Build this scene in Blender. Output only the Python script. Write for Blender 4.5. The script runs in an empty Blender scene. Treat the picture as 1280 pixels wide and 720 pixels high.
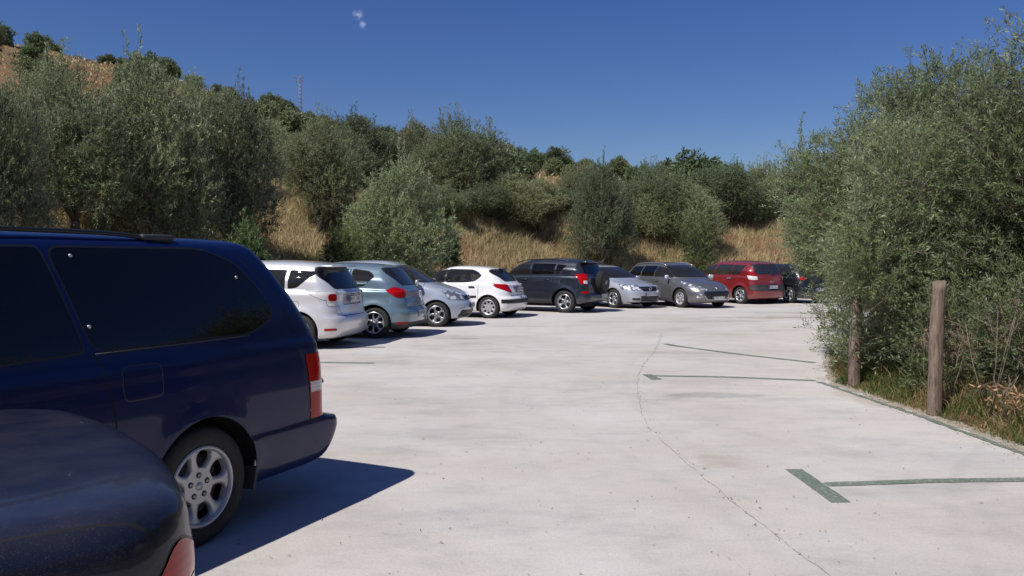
import bpy, bmesh, math, random
import numpy as np
from mathutils import Vector, Matrix

random.seed(7)
RNG = np.random.default_rng(11)
R = math.radians
SC = bpy.context.scene
COL = SC.collection

# ------------------------------------------------------------------ camera, sky, sun, exposure
CAM_H = 1.6
cam_d = bpy.data.cameras.new('camera')
cam = bpy.data.objects.new('camera', cam_d)
COL.objects.link(cam)
cam.location = (0, 0, CAM_H)
cam.rotation_euler = (R(90 - 1.95), 0, 0)
cam_d.lens = 28.1
cam_d.sensor_width = 36
cam_d.clip_start = 0.05
cam_d.clip_end = 3000
SC.camera = cam

SUN_TO = Vector((-0.54, -0.52, 1.0)).normalized()      # direction towards the sun
SUN_ELEV = math.asin(SUN_TO.z)
world = bpy.data.worlds.new('World')
SC.world = world
world.use_nodes = True
wn, wl = world.node_tree.nodes, world.node_tree.links
wn.clear()
w_out = wn.new('ShaderNodeOutputWorld')
w_bg = wn.new('ShaderNodeBackground')
w_sky = wn.new('ShaderNodeTexSky')
w_sky.sky_type = 'NISHITA'
w_sky.sun_disc = False
w_sky.sun_elevation = SUN_ELEV
w_sky.sun_rotation = math.atan2(SUN_TO.x, SUN_TO.y)
w_sky.altitude = 900
w_sky.air_density = 1.25
w_sky.dust_density = 0.6
w_sky.ozone_density = 6.0
w_bg.inputs['Strength'].default_value = 0.077
w_hs = wn.new('ShaderNodeHueSaturation')
w_hs.inputs['Saturation'].default_value = 1.22; w_hs.inputs['Hue'].default_value = .521
w_hs.inputs['Value'].default_value = 1.0
# one faint wisp of cloud high over the hill
w_tc = wn.new('ShaderNodeTexCoord')
w_nz = wn.new('ShaderNodeTexNoise'); w_nz.inputs['Scale'].default_value = 160; w_nz.inputs['Detail'].default_value = 4
wl.new(w_tc.outputs['Generated'], w_nz.inputs['Vector'])
def wisp(dirv, rad):
    vm = wn.new('ShaderNodeVectorMath'); vm.operation = 'DISTANCE'
    vm.inputs[1].default_value = Vector(dirv).normalized()
    wl.new(w_tc.outputs['Generated'], vm.inputs[0])
    mr = wn.new('ShaderNodeMapRange'); mr.interpolation_type = 'SMOOTHSTEP'
    mr.inputs['From Min'].default_value = rad; mr.inputs['From Max'].default_value = 0
    wl.new(vm.outputs['Value'], mr.inputs['Value'])
    mu = wn.new('ShaderNodeMath'); mu.operation = 'MULTIPLY'
    nr_ = wn.new('ShaderNodeMapRange'); nr_.inputs['From Min'].default_value = .38; nr_.inputs['From Max'].default_value = .62
    wl.new(w_nz.outputs['Fac'], nr_.inputs['Value']); wl.new(mr.outputs['Result'], mu.inputs[0]); wl.new(nr_.outputs[0], mu.inputs[1])
    return mu.outputs[0]
def skydir(px, py):
    a = Vector(((px - 640) / 1000, 1, (360 - py) / 1000))
    a.rotate(Matrix.Rotation(R(-1.95), 3, 'X'))
    return a
wa = wn.new('ShaderNodeMath'); wa.operation = 'ADD'
wl.new(wisp(skydir(447, 18), 0.008), wa.inputs[0]); wl.new(wisp(skydir(453, 31), 0.006), wa.inputs[1])
wmx = wn.new('ShaderNodeMixRGB'); wmx.blend_type = 'ADD'
wmx.inputs[2].default_value = (3.6, 3.6, 3.9, 1)
wl.new(wa.outputs[0], wmx.inputs[0])
wl.new(w_sky.outputs[0], w_hs.inputs['Color']); wl.new(w_hs.outputs[0], wmx.inputs[1])
wl.new(wmx.outputs[0], w_bg.inputs['Color']); wl.new(w_bg.outputs[0], w_out.inputs['Surface'])

sd = bpy.data.lights.new('sun', 'SUN')
sd.energy = 5.0
sd.angle = R(0.55)
sd.color = (1.0, 0.955, 0.90)
sun = bpy.data.objects.new('sun', sd)
COL.objects.link(sun)
sun.location = (0, 0, 30)
sun.rotation_euler = (-SUN_TO).to_track_quat('-Z', 'Y').to_euler()

SC.view_settings.view_transform = 'Standard'
SC.view_settings.look = 'None'
SC.view_settings.exposure = 0.0
SC.view_settings.gamma = 1.0
SC.render.engine = 'CYCLES'
SC.cycles.max_bounces = 8
SC.cycles.transparent_max_bounces = 12
SC.cycles.use_denoising = True

# ------------------------------------------------------------------ helpers
def tag(o, label=None, cat=None, group=None, kind=None):
    if label: o['label'] = label
    if cat: o['category'] = cat
    if group: o['group'] = group
    if kind: o['kind'] = kind
    return o

def empty(name, loc=(0, 0, 0), rz=0.0):
    o = bpy.data.objects.new(name, None)
    o.empty_display_size = 0.3
    COL.objects.link(o)
    o.location = loc
    o.rotation_euler = (0, 0, rz)
    return o

def link(name, me, mats=None, parent=None):
    o = bpy.data.objects.new(name, me)
    COL.objects.link(o)
    if mats is not None:
        for m in (mats if isinstance(mats, (list, tuple)) else [mats]):
            me.materials.append(m)
    if parent: o.parent = parent
    return o

def mesh_np(name, verts, faces, smooth=False, mat_idx=None, attrs=None):
    """faces: (N,k) integer array"""
    verts = np.asarray(verts, dtype=np.float32); faces = np.asarray(faces, dtype=np.int32)
    me = bpy.data.meshes.new(name)
    n, k = faces.shape
    me.vertices.add(len(verts)); me.vertices.foreach_set('co', verts.ravel())
    me.loops.add(n * k); me.loops.foreach_set('vertex_index', faces.ravel())
    me.polygons.add(n)
    me.polygons.foreach_set('loop_start', np.arange(0, n * k, k, dtype=np.int32))
    me.polygons.foreach_set('loop_total', np.full(n, k, dtype=np.int32))
    me.polygons.foreach_set('use_smooth', np.full(n, smooth, dtype=bool))
    if mat_idx is not None:
        me.polygons.foreach_set('material_index', np.asarray(mat_idx, dtype=np.int32))
    if attrs:
        for an, av in attrs.items():
            a = me.attributes.new(an, 'FLOAT', 'POINT')
            a.data.foreach_set('value', np.asarray(av, dtype=np.float32))
    me.update(calc_edges=True)
    return me

class MB:
    """collects shapes into one mesh"""
    def __init__(s): s.v = []; s.f = []; s.m = []; s.sm = []
    def add(s, vs, fs, mi=0, smooth=False):
        o = len(s.v); s.v += [tuple(v) for v in vs]
        for f in fs: s.f.append(tuple(i + o for i in f)); s.m.append(mi); s.sm.append(smooth)
        return s
    def box(s, c, d, mi=0, M=None, bev=0.0):
        x, y, z = d[0] / 2, d[1] / 2, d[2] / 2
        if bev > 0:
            b = min(bev, x * .9, y * .9, z * .9)
            bm = bmesh.new(); bmesh.ops.create_cube(bm, size=1)
            bmesh.ops.scale(bm, vec=(2 * x, 2 * y, 2 * z), verts=bm.verts)
            bmesh.ops.bevel(bm, geom=list(bm.edges), offset=b, segments=2, affect='EDGES', profile=.5)
            vs = [v.co.copy() for v in bm.verts]; bm.verts.index_update()
            fs = [[v.index for v in f.verts] for f in bm.faces]; bm.free()
            if M is not None: vs = [M @ v for v in vs]
            return s.add([v + Vector(c) for v in vs], fs, mi, True)
        vs = [Vector((i * x, j * y, k * z)) for i in (-1, 1) for j in (-1, 1) for k in (-1, 1)]
        if M is not None: vs = [M @ v for v in vs]
        vs = [v + Vector(c) for v in vs]
        return s.add(vs, [(0, 1, 3, 2), (4, 6, 7, 5), (0, 4, 5, 1), (2, 3, 7, 6), (0, 2, 6, 4), (1, 5, 7, 3)], mi)
    def tube(s, pts, rad, n=8, mi=0, cap=True, smooth=True):
        pts = [Vector(p) for p in pts]
        if not isinstance(rad, (list, tuple)): rad = [rad] * len(pts)
        vs = []; fs = []; up = None
        for i, p in enumerate(pts):
            a = pts[max(i - 1, 0)]; b = pts[min(i + 1, len(pts) - 1)]
            t = (b - a).normalized()
            if up is None:
                up = Vector((0, 0, 1)) if abs(t.z) < .9 else Vector((1, 0, 0))
            e1 = t.cross(up).normalized(); e2 = t.cross(e1).normalized(); up = -e2 if False else up
            for k in range(n):
                an = 2 * math.pi * k / n
                vs.append(p + (e1 * math.cos(an) + e2 * math.sin(an)) * rad[i])
        for i in range(len(pts) - 1):
            for k in range(n):
                a = i * n + k; b = i * n + (k + 1) % n
                fs.append((a, b, b + n, a + n))
        if cap:
            fs.append(tuple(range(n - 1, -1, -1))); fs.append(tuple((len(pts) - 1) * n + k for k in range(n)))
        return s.add(vs, fs, mi, smooth)
    def lathe(s, prof, n=48, mi=0, c=(0, 0, 0), sy=1, smooth=True):
        """profile [(r, y)] spun round the y axis"""
        vs = []; fs = []
        for k in range(n):
            a = 2 * math.pi * k / n
            for r, y in prof: vs.append((c[0] + r * math.cos(a), c[1] + sy * y, c[2] + r * math.sin(a)))
        m = len(prof)
        for k in range(n):
            for j in range(m - 1):
                a = k * m + j; b = ((k + 1) % n) * m + j
                fs.append((a, b, b + 1, a + 1))
        return s.add(vs, fs, mi, smooth)
    def build(s, name, mats, parent=None):
        me = bpy.data.meshes.new(name)
        me.from_pydata(s.v, [], s.f)
        me.polygons.foreach_set('material_index', s.m)
        me.polygons.foreach_set('use_smooth', s.sm)
        me.update()
        return link(name, me, mats, parent)

# ------------------------------------------------------------------ materials
def mat(name):
    m = bpy.data.materials.new(name); m.use_nodes = True
    nt = m.node_tree
    return m, nt.nodes, nt.links, nt.nodes['Principled BSDF']

def simple(name, col, rough=.5, metal=0.0, spec=.5, coat=0.0, var=0.0, bump=0.0, scale=20):
    m, n, l, b = mat(name)
    b.inputs['Base Color'].default_value = (*col, 1)
    b.inputs['Roughness'].default_value = rough
    b.inputs['Metallic'].default_value = metal
    b.inputs['Specular IOR Level'].default_value = spec
    b.inputs['Coat Weight'].default_value = coat
    b.inputs['Coat Roughness'].default_value = .03
    if var > 0 or bump > 0:
        tc = n.new('ShaderNodeTexCoord'); nz = n.new('ShaderNodeTexNoise')
        nz.inputs['Scale'].default_value = scale; nz.inputs['Detail'].default_value = 6
        l.new(tc.outputs['Object'], nz.inputs['Vector'])
        if var > 0:
            r = n.new('ShaderNodeMapRange'); r.inputs['To Min'].default_value = 1 - var; r.inputs['To Max'].default_value = 1 + var
            l.new(nz.outputs['Fac'], r.inputs['Value'])
            mx = n.new('ShaderNodeMixRGB'); mx.blend_type = 'MULTIPLY'; mx.inputs[0].default_value = 1
            mx.inputs[1].default_value = (*col, 1); l.new(r.outputs[0], mx.inputs[2]); l.new(mx.outputs[0], b.inputs['Base Color'])
        if bump > 0:
            bp = n.new('ShaderNodeBump'); bp.inputs['Strength'].default_value = bump; bp.inputs['Distance'].default_value = .01
            l.new(nz.outputs['Fac'], bp.inputs['Height']); l.new(bp.outputs[0], b.inputs['Normal'])
    return m

def paint(name, col, metal=.4, rough=.35, dust=.12, dustcol=(.35, .31, .26), coat=1.0, spec=.5, speck=0.0):
    """car lacquer with flake noise and a thin uneven film of road dust; inside of the shell is dark trim"""
    m, n, l, b = mat(name)
    tc = n.new('ShaderNodeTexCoord')
    nz = n.new('ShaderNodeTexNoise'); nz.inputs['Scale'].default_value = 3.0; nz.inputs['Detail'].default_value = 8; nz.inputs['Roughness'].default_value = .7
    l.new(tc.outputs['Object'], nz.inputs['Vector'])
    geo = n.new('ShaderNodeNewGeometry'); sx = n.new('ShaderNodeSeparateXYZ'); l.new(geo.outputs['Normal'], sx.inputs[0])
    up = n.new('ShaderNodeMapRange'); up.inputs['From Min'].default_value = .1; up.inputs['From Max'].default_value = 1.0
    up.inputs['To Min'].default_value = dust * .2; up.inputs['To Max'].default_value = dust * 1.7
    l.new(sx.outputs['Z'], up.inputs['Value'])
    so = n.new('ShaderNodeSeparateXYZ'); l.new(tc.outputs['Object'], so.inputs[0])
    low = n.new('ShaderNodeMapRange'); low.inputs['From Min'].default_value = .65; low.inputs['From Max'].default_value = .2
    low.inputs['To Min'].default_value = 0; low.inputs['To Max'].default_value = dust * 2.2
    l.new(so.outputs['Z'], low.inputs['Value'])
    ad = n.new('ShaderNodeMath'); ad.operation = 'ADD'; l.new(up.outputs[0], ad.inputs[0]); l.new(low.outputs[0], ad.inputs[1])
    if speck > 0:
        sp = n.new('ShaderNodeTexNoise'); sp.inputs['Scale'].default_value = 330; sp.inputs['Detail'].default_value = 3; l.new(tc.outputs['Object'], sp.inputs['Vector'])
        sm = n.new('ShaderNodeMapRange'); sm.inputs['From Min'].default_value = .58; sm.inputs['From Max'].default_value = .72; sm.inputs['To Max'].default_value = speck
        l.new(sp.outputs['Fac'], sm.inputs['Value']); a2 = n.new('ShaderNodeMath'); a2.operation = 'ADD'; l.new(ad.outputs[0], a2.inputs[0]); l.new(sm.outputs[0], a2.inputs[1]); ad = a2
    mu = n.new('ShaderNodeMath'); mu.operation = 'MULTIPLY'; l.new(ad.outputs[0], mu.inputs[0])
    nr = n.new('ShaderNodeMapRange'); nr.inputs['From Min'].default_value = .35; nr.inputs['From Max'].default_value = .7
    nr.inputs['To Min'].default_value = .3; nr.inputs['To Max'].default_value = 1.3
    l.new(nz.outputs['Fac'], nr.inputs['Value']); l.new(nr.outputs[0], mu.inputs[1])
    mx = n.new('ShaderNodeMixRGB'); mx.inputs[1].default_value = (*col, 1); mx.inputs[2].default_value = (*dustcol, 1)
    l.new(mu.outputs[0], mx.inputs[0]); l.new(mx.outputs[0], b.inputs['Base Color'])
    b.inputs['Metallic'].default_value = metal
    b.inputs['Roughness'].default_value = rough
    b.inputs['Coat Weight'].default_value = coat; b.inputs['Specular IOR Level'].default_value = spec
    cr = n.new('ShaderNodeMapRange'); cr.inputs['To Min'].default_value = .02; cr.inputs['To Max'].default_value = .30
    l.new(mu.outputs[0], cr.inputs['Value']); l.new(cr.outputs[0], b.inputs['Coat Roughness'])
    ins = n.new('ShaderNodeBsdfDiffuse'); ins.inputs['Color'].default_value = (.03, .03, .032, 1)
    ms = n.new('ShaderNodeMixShader'); out = n['Material Output']
    l.new(geo.outputs['Backfacing'], ms.inputs[0]); l.new(b.outputs[0], ms.inputs[1]); l.new(ins.outputs[0], ms.inputs[2])
    l.new(ms.outputs[0], out.inputs['Surface'])
    return m

def glass(name, tint, dust=.04, ior=1.5):
    m = bpy.data.materials.new(name); m.use_nodes = True
    n, l = m.node_tree.nodes, m.node_tree.links
    n.clear(); out = n.new('ShaderNodeOutputMaterial')
    tr = n.new('ShaderNodeBsdfTransparent'); tr.inputs['Color'].default_value = (*tint, 1)
    gl = n.new('ShaderNodeBsdfGlossy'); gl.inputs['Roughness'].default_value = .015; gl.inputs['Color'].default_value = (.95, .97, 1, 1)
    fr = n.new('ShaderNodeFresnel'); fr.inputs['IOR'].default_value = ior
    df = n.new('ShaderNodeBsdfDiffuse'); df.inputs['Color'].default_value = (.4, .37, .32, 1)
    a = n.new('ShaderNodeMixShader'); b = n.new('ShaderNodeMixShader')
    b.inputs[0].default_value = dust
    l.new(fr.outputs[0], a.inputs[0]); l.new(tr.outputs[0], a.inputs[1]); l.new(gl.outputs[0], a.inputs[2])
    l.new(a.outputs[0], b.inputs[1]); l.new(df.outputs[0], b.inputs[2]); l.new(b.outputs[0], out.inputs['Surface'])
    return m

M = {}
M['black'] = simple('black_trim', (.012, .012, .013), .45, var=.3)
M['gap'] = simple('panel_gap', (.004, .004, .004), .9)
M['plastic'] = simple('grey_plastic', (.035, .036, .038), .6, var=.25, bump=.2, scale=60)
M['chrome'] = simple('chrome', (.75, .76, .78), .12, 1.0)
M['alloy'] = simple('alloy_rim', (.50, .51, .53), .32, .75, var=.12, scale=8)
M['hubcap'] = simple('silver_hub_cap', (.46, .46, .47), .38, .45, var=.18, scale=7)
M['tyre'] = simple('tyre_rubber', (.022, .021, .020), .8, var=.4, bump=.3, scale=30)
M['dark'] = simple('underbody_dark', (.006, .006, .006), .95)
M['cloth'] = simple('seat_cloth', (.05, .05, .055), .9, var=.3)
M['cloth_tan'] = simple('seat_cloth_grey', (.12, .12, .12), .9, var=.3)
M['glass'] = glass('tinted_glass', (.42, .49, .49))
M['glass_light'] = glass('clear_glass', (.55, .62, .62), .06, 1.9)
M['privacy'] = glass('privacy_glass', (.035, .035, .04), .012)
M['plate'] = simple('plate_white', (.72, .72, .70), .4)
M['plate_blue'] = simple('plate_blue', (.01, .05, .35), .4)
M['ink'] = simple('plate_ink', (.01, .01, .012), .5)
def lampmat(name, col, rough=.12, em=0):
    m, n, l, b = mat(name)
    tc = n.new('ShaderNodeTexCoord'); wv = n.new('ShaderNodeTexWave'); wv.bands_direction = 'Z'
    wv.inputs['Scale'].default_value = 14; l.new(tc.outputs['Object'], wv.inputs['Vector'])
    mr = n.new('ShaderNodeMapRange'); mr.inputs['To Min'].default_value = .85; mr.inputs['To Max'].default_value = 1.1
    l.new(wv.outputs['Fac'], mr.inputs['Value'])
    mx = n.new('ShaderNodeMixRGB'); mx.blend_type = 'MULTIPLY'; mx.inputs[0].default_value = 1; mx.inputs[1].default_value = (*col, 1)
    l.new(mr.outputs[0], mx.inputs[2]); l.new(mx.outputs[0], b.inputs['Base Color'])
    b.inputs['Roughness'].default_value = rough; b.inputs['Coat Weight'].default_value = .25; b.inputs['Coat Roughness'].default_value = .02
    b.inputs['Specular IOR Level'].default_value = .25
    return m
M['red_lens'] = lampmat('red_lens', (.40, .003, .005))
M['clear_lens'] = lampmat('clear_lens', (.62, .60, .58))
M['headlamp'], hn_, hl_, hb_ = mat('headlamp_glass')
htc = hn_.new('ShaderNodeTexCoord'); hv_ = hn_.new('ShaderNodeTexVoronoi'); hv_.inputs['Scale'].default_value = 9; hl_.new(htc.outputs['Object'], hv_.inputs['Vector'])
hr_ = hn_.new('ShaderNodeValToRGB'); hr_.color_ramp.elements[0].color = (.85, .87, .9, 1); hr_.color_ramp.elements[0].position = .25; hr_.color_ramp.elements[1].color = (.16, .17, .19, 1); hr_.color_ramp.elements[1].position = .62
hl_.new(hv_.outputs['Distance'], hr_.inputs[0]); hl_.new(hr_.outputs[0], hb_.inputs['Base Color'])
hb_.inputs['Roughness'].default_value = .25; hb_.inputs['Metallic'].default_value = .3; hb_.inputs['Coat Weight'].default_value = 1
M['wood'] = None
# ------------------------------------------------------------------ terrain
FOOT = [(-9.5, -60), (-9.3, 8), (-9.3, 15), (-8.4, 20), (-6.6, 24), (-3.8, 28), (0, 32.3), (4, 35.6), (8, 38), (13, 39.8), (20, 41), (40, 44), (90, 50)]
FX = np.array([p[0] for p in FOOT], float); FY = np.array([p[1] for p in FOOT], float)
VERGE = [(4.42, -60), (4.40, 4), (4.36, 7), (4.30, 9.0), (4.22, 10.4), (4.75, 11.9), (5.5, 13.8), (6.5, 15.8), (8.5, 17.6), (12, 18.6), (30, 20), (90, 24)]
VX = np.array([p[0] for p in VERGE], float); VY = np.array([p[1] for p in VERGE], float)

def seg_dist(px, py, X, Y):
    d = np.full(px.shape, 1e9)
    for i in range(len(X) - 1):
        ax, ay, bx, by = X[i], Y[i], X[i + 1], Y[i + 1]
        t = np.clip(((px - ax) * (bx - ax) + (py - ay) * (by - ay)) / ((bx - ax) ** 2 + (by - ay) ** 2), 0, 1)
        d = np.minimum(d, np.hypot(px - ax - t * (bx - ax), py - ay - t * (by - ay)))
    return d
def inpoly(px, py, X, Y):
    c = np.zeros(px.shape, bool); j = len(X) - 1
    for i in range(len(X)):
        cond = ((Y[i] > py) != (Y[j] > py))
        with np.errstate(divide='ignore', invalid='ignore'):
            xi = (X[j] - X[i]) * (py - Y[i]) / (Y[j] - Y[i] + 1e-12) + X[i]
        c ^= cond & (px < xi); j = i
    return c
def foot_s(x, y):
    """metres beyond the foot of the bank (negative on the lot side)"""
    x = np.asarray(x, float); y = np.asarray(y, float)
    d = seg_dist(x, y, FX, FY)
    ins = inpoly(x, y, np.append(FX, [900, 900, -9.5]), np.append(FY, [50, -900, -900]))
    return np.where(ins, -d, d)
def verge_s(x, y):
    """metres into the verge to the right of the lot (negative on the lot side)"""
    x = np.asarray(x, float); y = np.asarray(y, float)
    d = seg_dist(x, y, VX, VY)
    ins = inpoly(x, y, np.append(VX, [900, 900, 4.42]), np.append(VY, [24, -900, -900]))
    return np.where(ins, d, -d)
def ss(a, b, x):
    t = np.clip((x - a) / (b - a), 0, 1); return t * t * (3 - 2 * t)
def wob(x, y, f, ph=0.0):
    return (np.sin(x * f + 1.3 + ph) * np.cos(y * f * 1.13 + .7 + ph) + .5 * np.sin(x * f * 2.3 + y * f * 1.7 + ph * 2) + .35 * np.cos(y * f * 3.9 - x * f * 3.1 + ph)) / 1.85
AZ = np.array([-3.2, -1.6, -.9, -.64, -.44, -.26, -.1, 0, .1, .2, .3, .5, .8, 1.6, 3.2])
EL = np.array([.16, .28, .30, .258, .222, .165, .132, .127, .110, .092, .082, .062, .05, .03, .16])
def terrain_z(x, y):
    x = np.asarray(x, float); y = np.asarray(y, float)
    s = foot_s(x, y); vs = verge_s(x, y)
    t = np.arctan2(x, y)
    e = np.interp(np.tan(np.clip(t, -1.3, 1.3)), AZ, EL)
    zr = e * 200 * np.cos(np.clip(t, -1.2, 1.2)) + 1.6
    bank = 3.45 * ss(-.8, 6.2, s) * ss(0, .6, s) * (1 + .18 * wob(x, y, .35)) + .25 * wob(x, y, 1.1, 2) * ss(.5, 3, s)
    u = np.clip((s - 4.5) / 158, 0, 1)
    up = np.maximum(zr - 3.45, .5) * (u ** 1.03)
    rough = (1.0 * wob(x, y, .09, 1) + .5 * wob(x, y, .21, 4)) * ss(10, 50, s) * (1 - .65 * ss(120, 160, s))
    over = np.where(s > 162, -(s - 162) * .25, 0)
    z = bank + up + rough + over
    flat = np.where(vs > 0, .05 * ss(0, .35, vs + .1 * wob(x, y, 5)) + .05 * wob(x, y, 2) * ss(.3, 1, vs) - .06 * (1 - ss(-.25, .1, vs)), -.06)
    return np.where(s > 0, np.maximum(z, -.06 + .0 * s), flat)

th = np.radians(np.concatenate([np.arange(-60, 60, .5), np.arange(60, 300, 2.0)]))
rr = np.concatenate([[.5], np.arange(1.2, 60, .4), 60 * 1.022 ** np.arange(0, 60), [300, 500, 900]])
TH, RR = np.meshgrid(th, rr, indexing='ij')
gx = (RR * np.sin(TH)).ravel(); gy = (RR * np.cos(TH)).ravel()
gz = terrain_z(gx, gy)
nt_, nr_ = len(th), len(rr)
ii, jj = np.meshgrid(np.arange(nt_), np.arange(nr_ - 1), indexing='ij')
a = ii * nr_ + jj; b2 = ((ii + 1) % nt_) * nr_ + jj
tf = np.stack([a, a + 1, b2 + 1, b2], -1).reshape(-1, 4)

m, n, l, b = mat('dry_hill_soil')
tc = n.new('ShaderNodeTexCoord')
def noise(n, l, tc, scale, det=6, rough=.6, out='Object', sc3=None):
    z = n.new('ShaderNodeTexNoise'); z.inputs['Scale'].default_value = scale; z.inputs['Detail'].default_value = det; z.inputs['Roughness'].default_value = rough
    if sc3:
        mp = n.new('ShaderNodeMapping'); mp.inputs['Scale'].default_value = sc3; l.new(tc.outputs[out], mp.inputs[0]); l.new(mp.outputs[0], z.inputs['Vector'])
    else: l.new(tc.outputs[out], z.inputs['Vector'])
    return z
def ramp(n, l, src, stops):
    r = n.new('ShaderNodeValToRGB'); e = r.color_ramp.elements
    while len(e) < len(stops): e.new(.5)
    for i, (p, c) in enumerate(stops): e[i].position = p; e[i].color = (*c, 1)
    l.new(src, r.inputs[0]); return r
z1 = noise(n, l, tc, .12, 8); z2 = noise(n, l, tc, 1.3, 8, .7)
r1 = ramp(n, l, z1.outputs['Fac'], [(.36, (.23, .13, .070)), (.5, (.27, .175, .10)), (.62, (.25, .195, .115))])
r2 = ramp(n, l, z2.outputs['Fac'], [(.3, (.55, .55, .5)), (.6, (1.15, 1.1, 1.0))])
mx = n.new('ShaderNodeMixRGB'); mx.blend_type = 'MULTIPLY'; mx.inputs[0].default_value = 1
l.new(r1.outputs[0], mx.inputs[1]); l.new(r2.outputs[0], mx.inputs[2]); l.new(mx.outputs[0], b.inputs['Base Color'])
b.inputs['Roughness'].default_value = .95; b.inputs['Specular IOR Level'].default_value = .1
bp = n.new('ShaderNodeBump'); bp.inputs['Strength'].default_value = .8; bp.inputs['Distance'].default_value = .2
z3 = noise(n, l, tc, .35, 9, .75); l.new(z3.outputs['Fac'], bp.inputs['Height']); bp.inputs['Distance'].default_value = 1.6; l.new(bp.outputs[0], b.inputs['Normal'])
tag(link('terrain', mesh_np('terrain', np.stack([gx, gy, gz], -1), tf[:, ::-1], True), m), kind='structure')
# middle disc closing the sheet under the viewer
mbd = MB(); kk = len(th)
mbd.add([(.5 * math.sin(t), .5 * math.cos(t), -.06) for t in th], [tuple(range(kk))])
tag(mbd.build('ground', m), kind='structure')

# ------------------------------------------------------------------ concrete car park
mc, n, l, b = mat('pale_concrete')
tc = n.new('ShaderNodeTexCoord')
c1 = noise(n, l, tc, .35, 8, .62); c2 = noise(n, l, tc, 3.5, 8, .75, sc3=(.55, 1.0, 1)); c3 = noise(n, l, tc, 60, 3, .6); c4 = noise(n, l, tc, .9, 7, .75, sc3=(.5, 1.3, 1))
k1 = ramp(n, l, c1.outputs['Fac'], [(.33, (.445, .415, .372)), (.5, (.505, .474, .438)), (.66, (.545, .52, .495))])
k2 = ramp(n, l, c2.outputs['Fac'], [(.30, (.86, .865, .88)), (.48, (1.0, 1.0, 1.0)), (.66, (1.05, 1.045, 1.035))])
k3 = ramp(n, l, c3.outputs['Fac'], [(.30, (.86, .85, .84)), (.55, (1.0, 1.0, 1.0)), (.75, (1.04, 1.04, 1.04))])
k4 = ramp(n, l, c4.outputs['Fac'], [(.34, (.84, .85, .87)), (.50, (1.0, 1.0, 1.0))])
def mul(n, l, a, b_, f=1.0):
    x = n.new('ShaderNodeMixRGB'); x.blend_type = 'MULTIPLY'; x.inputs[0].default_value = f
    l.new(a, x.inputs[1]); l.new(b_, x.inputs[2]); return x.outputs[0]
cc = mul(n, l, mul(n, l, mul(n, l, k1.outputs[0], k2.outputs[0]), k3.outputs[0], .8), k4.outputs[0])
# stains: centre, half-sizes, strength, colour (oil, clay carried in by tyres, damp rings)
STAINS = [((2.35, 9.45), (.75, .30), 0.57, (.55, .56, .58)), ((3.1, 13.9), (1.1, .35), 0.27, (.6, .58, .55)),
          ((7.6, 22.5), (2.6, .55), 0.70, (.62, .55, .48)), ((9.4, 24.5), (2.2, .4), 0.61, (.62, .55, .48)), ((6.0, 21.2), (1.4, .25), 0.54, (.6, .55, .5)),
          ((1.05, 3.9), (.8, .3), 0.14, (.7, .66, .6)), ((2.8, 6.6), (.35, .2), 0.24, (.6, .58, .56)), ((1.7, 6.3), (.25, .35), 0.30, (.72, .62, .5)),
          ((4.1, 9.2), (.25, .9), 0.47, (.72, .62, .5)), ((-.3, 9.0), (1.6, .5), 0.19, (.6, .62, .66)), ((-2.2, 12.5), (1.2, .4), 0.24, (.6, .62, .66)),
          ((-1.0, 16.4), (.5, .16), 0.61, (.5, .5, .52)), ((.3, 19.5), (1.3, .22), 0.38, (.55, .55, .58)), ((-.2, 5.2), (.9, .5), 0.16, (.62, .64, .68)), ((2.6, 20.8), (1.6, .2), 0.34, (.6, .58, .56))]
dz = noise(n, l, tc, 2.2, 6, .7)
for (cx, cy), (ra, rb), st, colr in STAINS:
    vs_ = n.new('ShaderNodeMapping'); vs_.vector_type = 'POINT'
    vs_.inputs['Location'].default_value = (-cx / ra, -cy / rb, 0); vs_.inputs['Scale'].default_value = (1 / ra, 1 / rb, 0)
    l.new(tc.outputs['Object'], vs_.inputs[0])
    ln = n.new('ShaderNodeVectorMath'); ln.operation = 'LENGTH'; l.new(vs_.outputs[0], ln.inputs[0])
    ad = n.new('ShaderNodeMath'); ad.operation = 'MULTIPLY_ADD'; l.new(dz.outputs['Fac'], ad.inputs[0]); ad.inputs[1].default_value = 2.2; l.new(ln.outputs['Value'], ad.inputs[2])
    mr = n.new('ShaderNodeMapRange'); mr.interpolation_type = 'SMOOTHSTEP'
    mr.inputs['From Min'].default_value = 2.1; mr.inputs['From Max'].default_value = 1.45; mr.inputs['To Max'].default_value = st
    l.new(ad.outputs[0], mr.inputs['Value'])
    x = n.new('ShaderNodeMixRGB'); x.blend_type = 'MULTIPLY'; l.new(mr.outputs[0], x.inputs[0]); l.new(cc, x.inputs[1]); x.inputs[2].default_value = (*colr, 1); cc = x.outputs[0]
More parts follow.
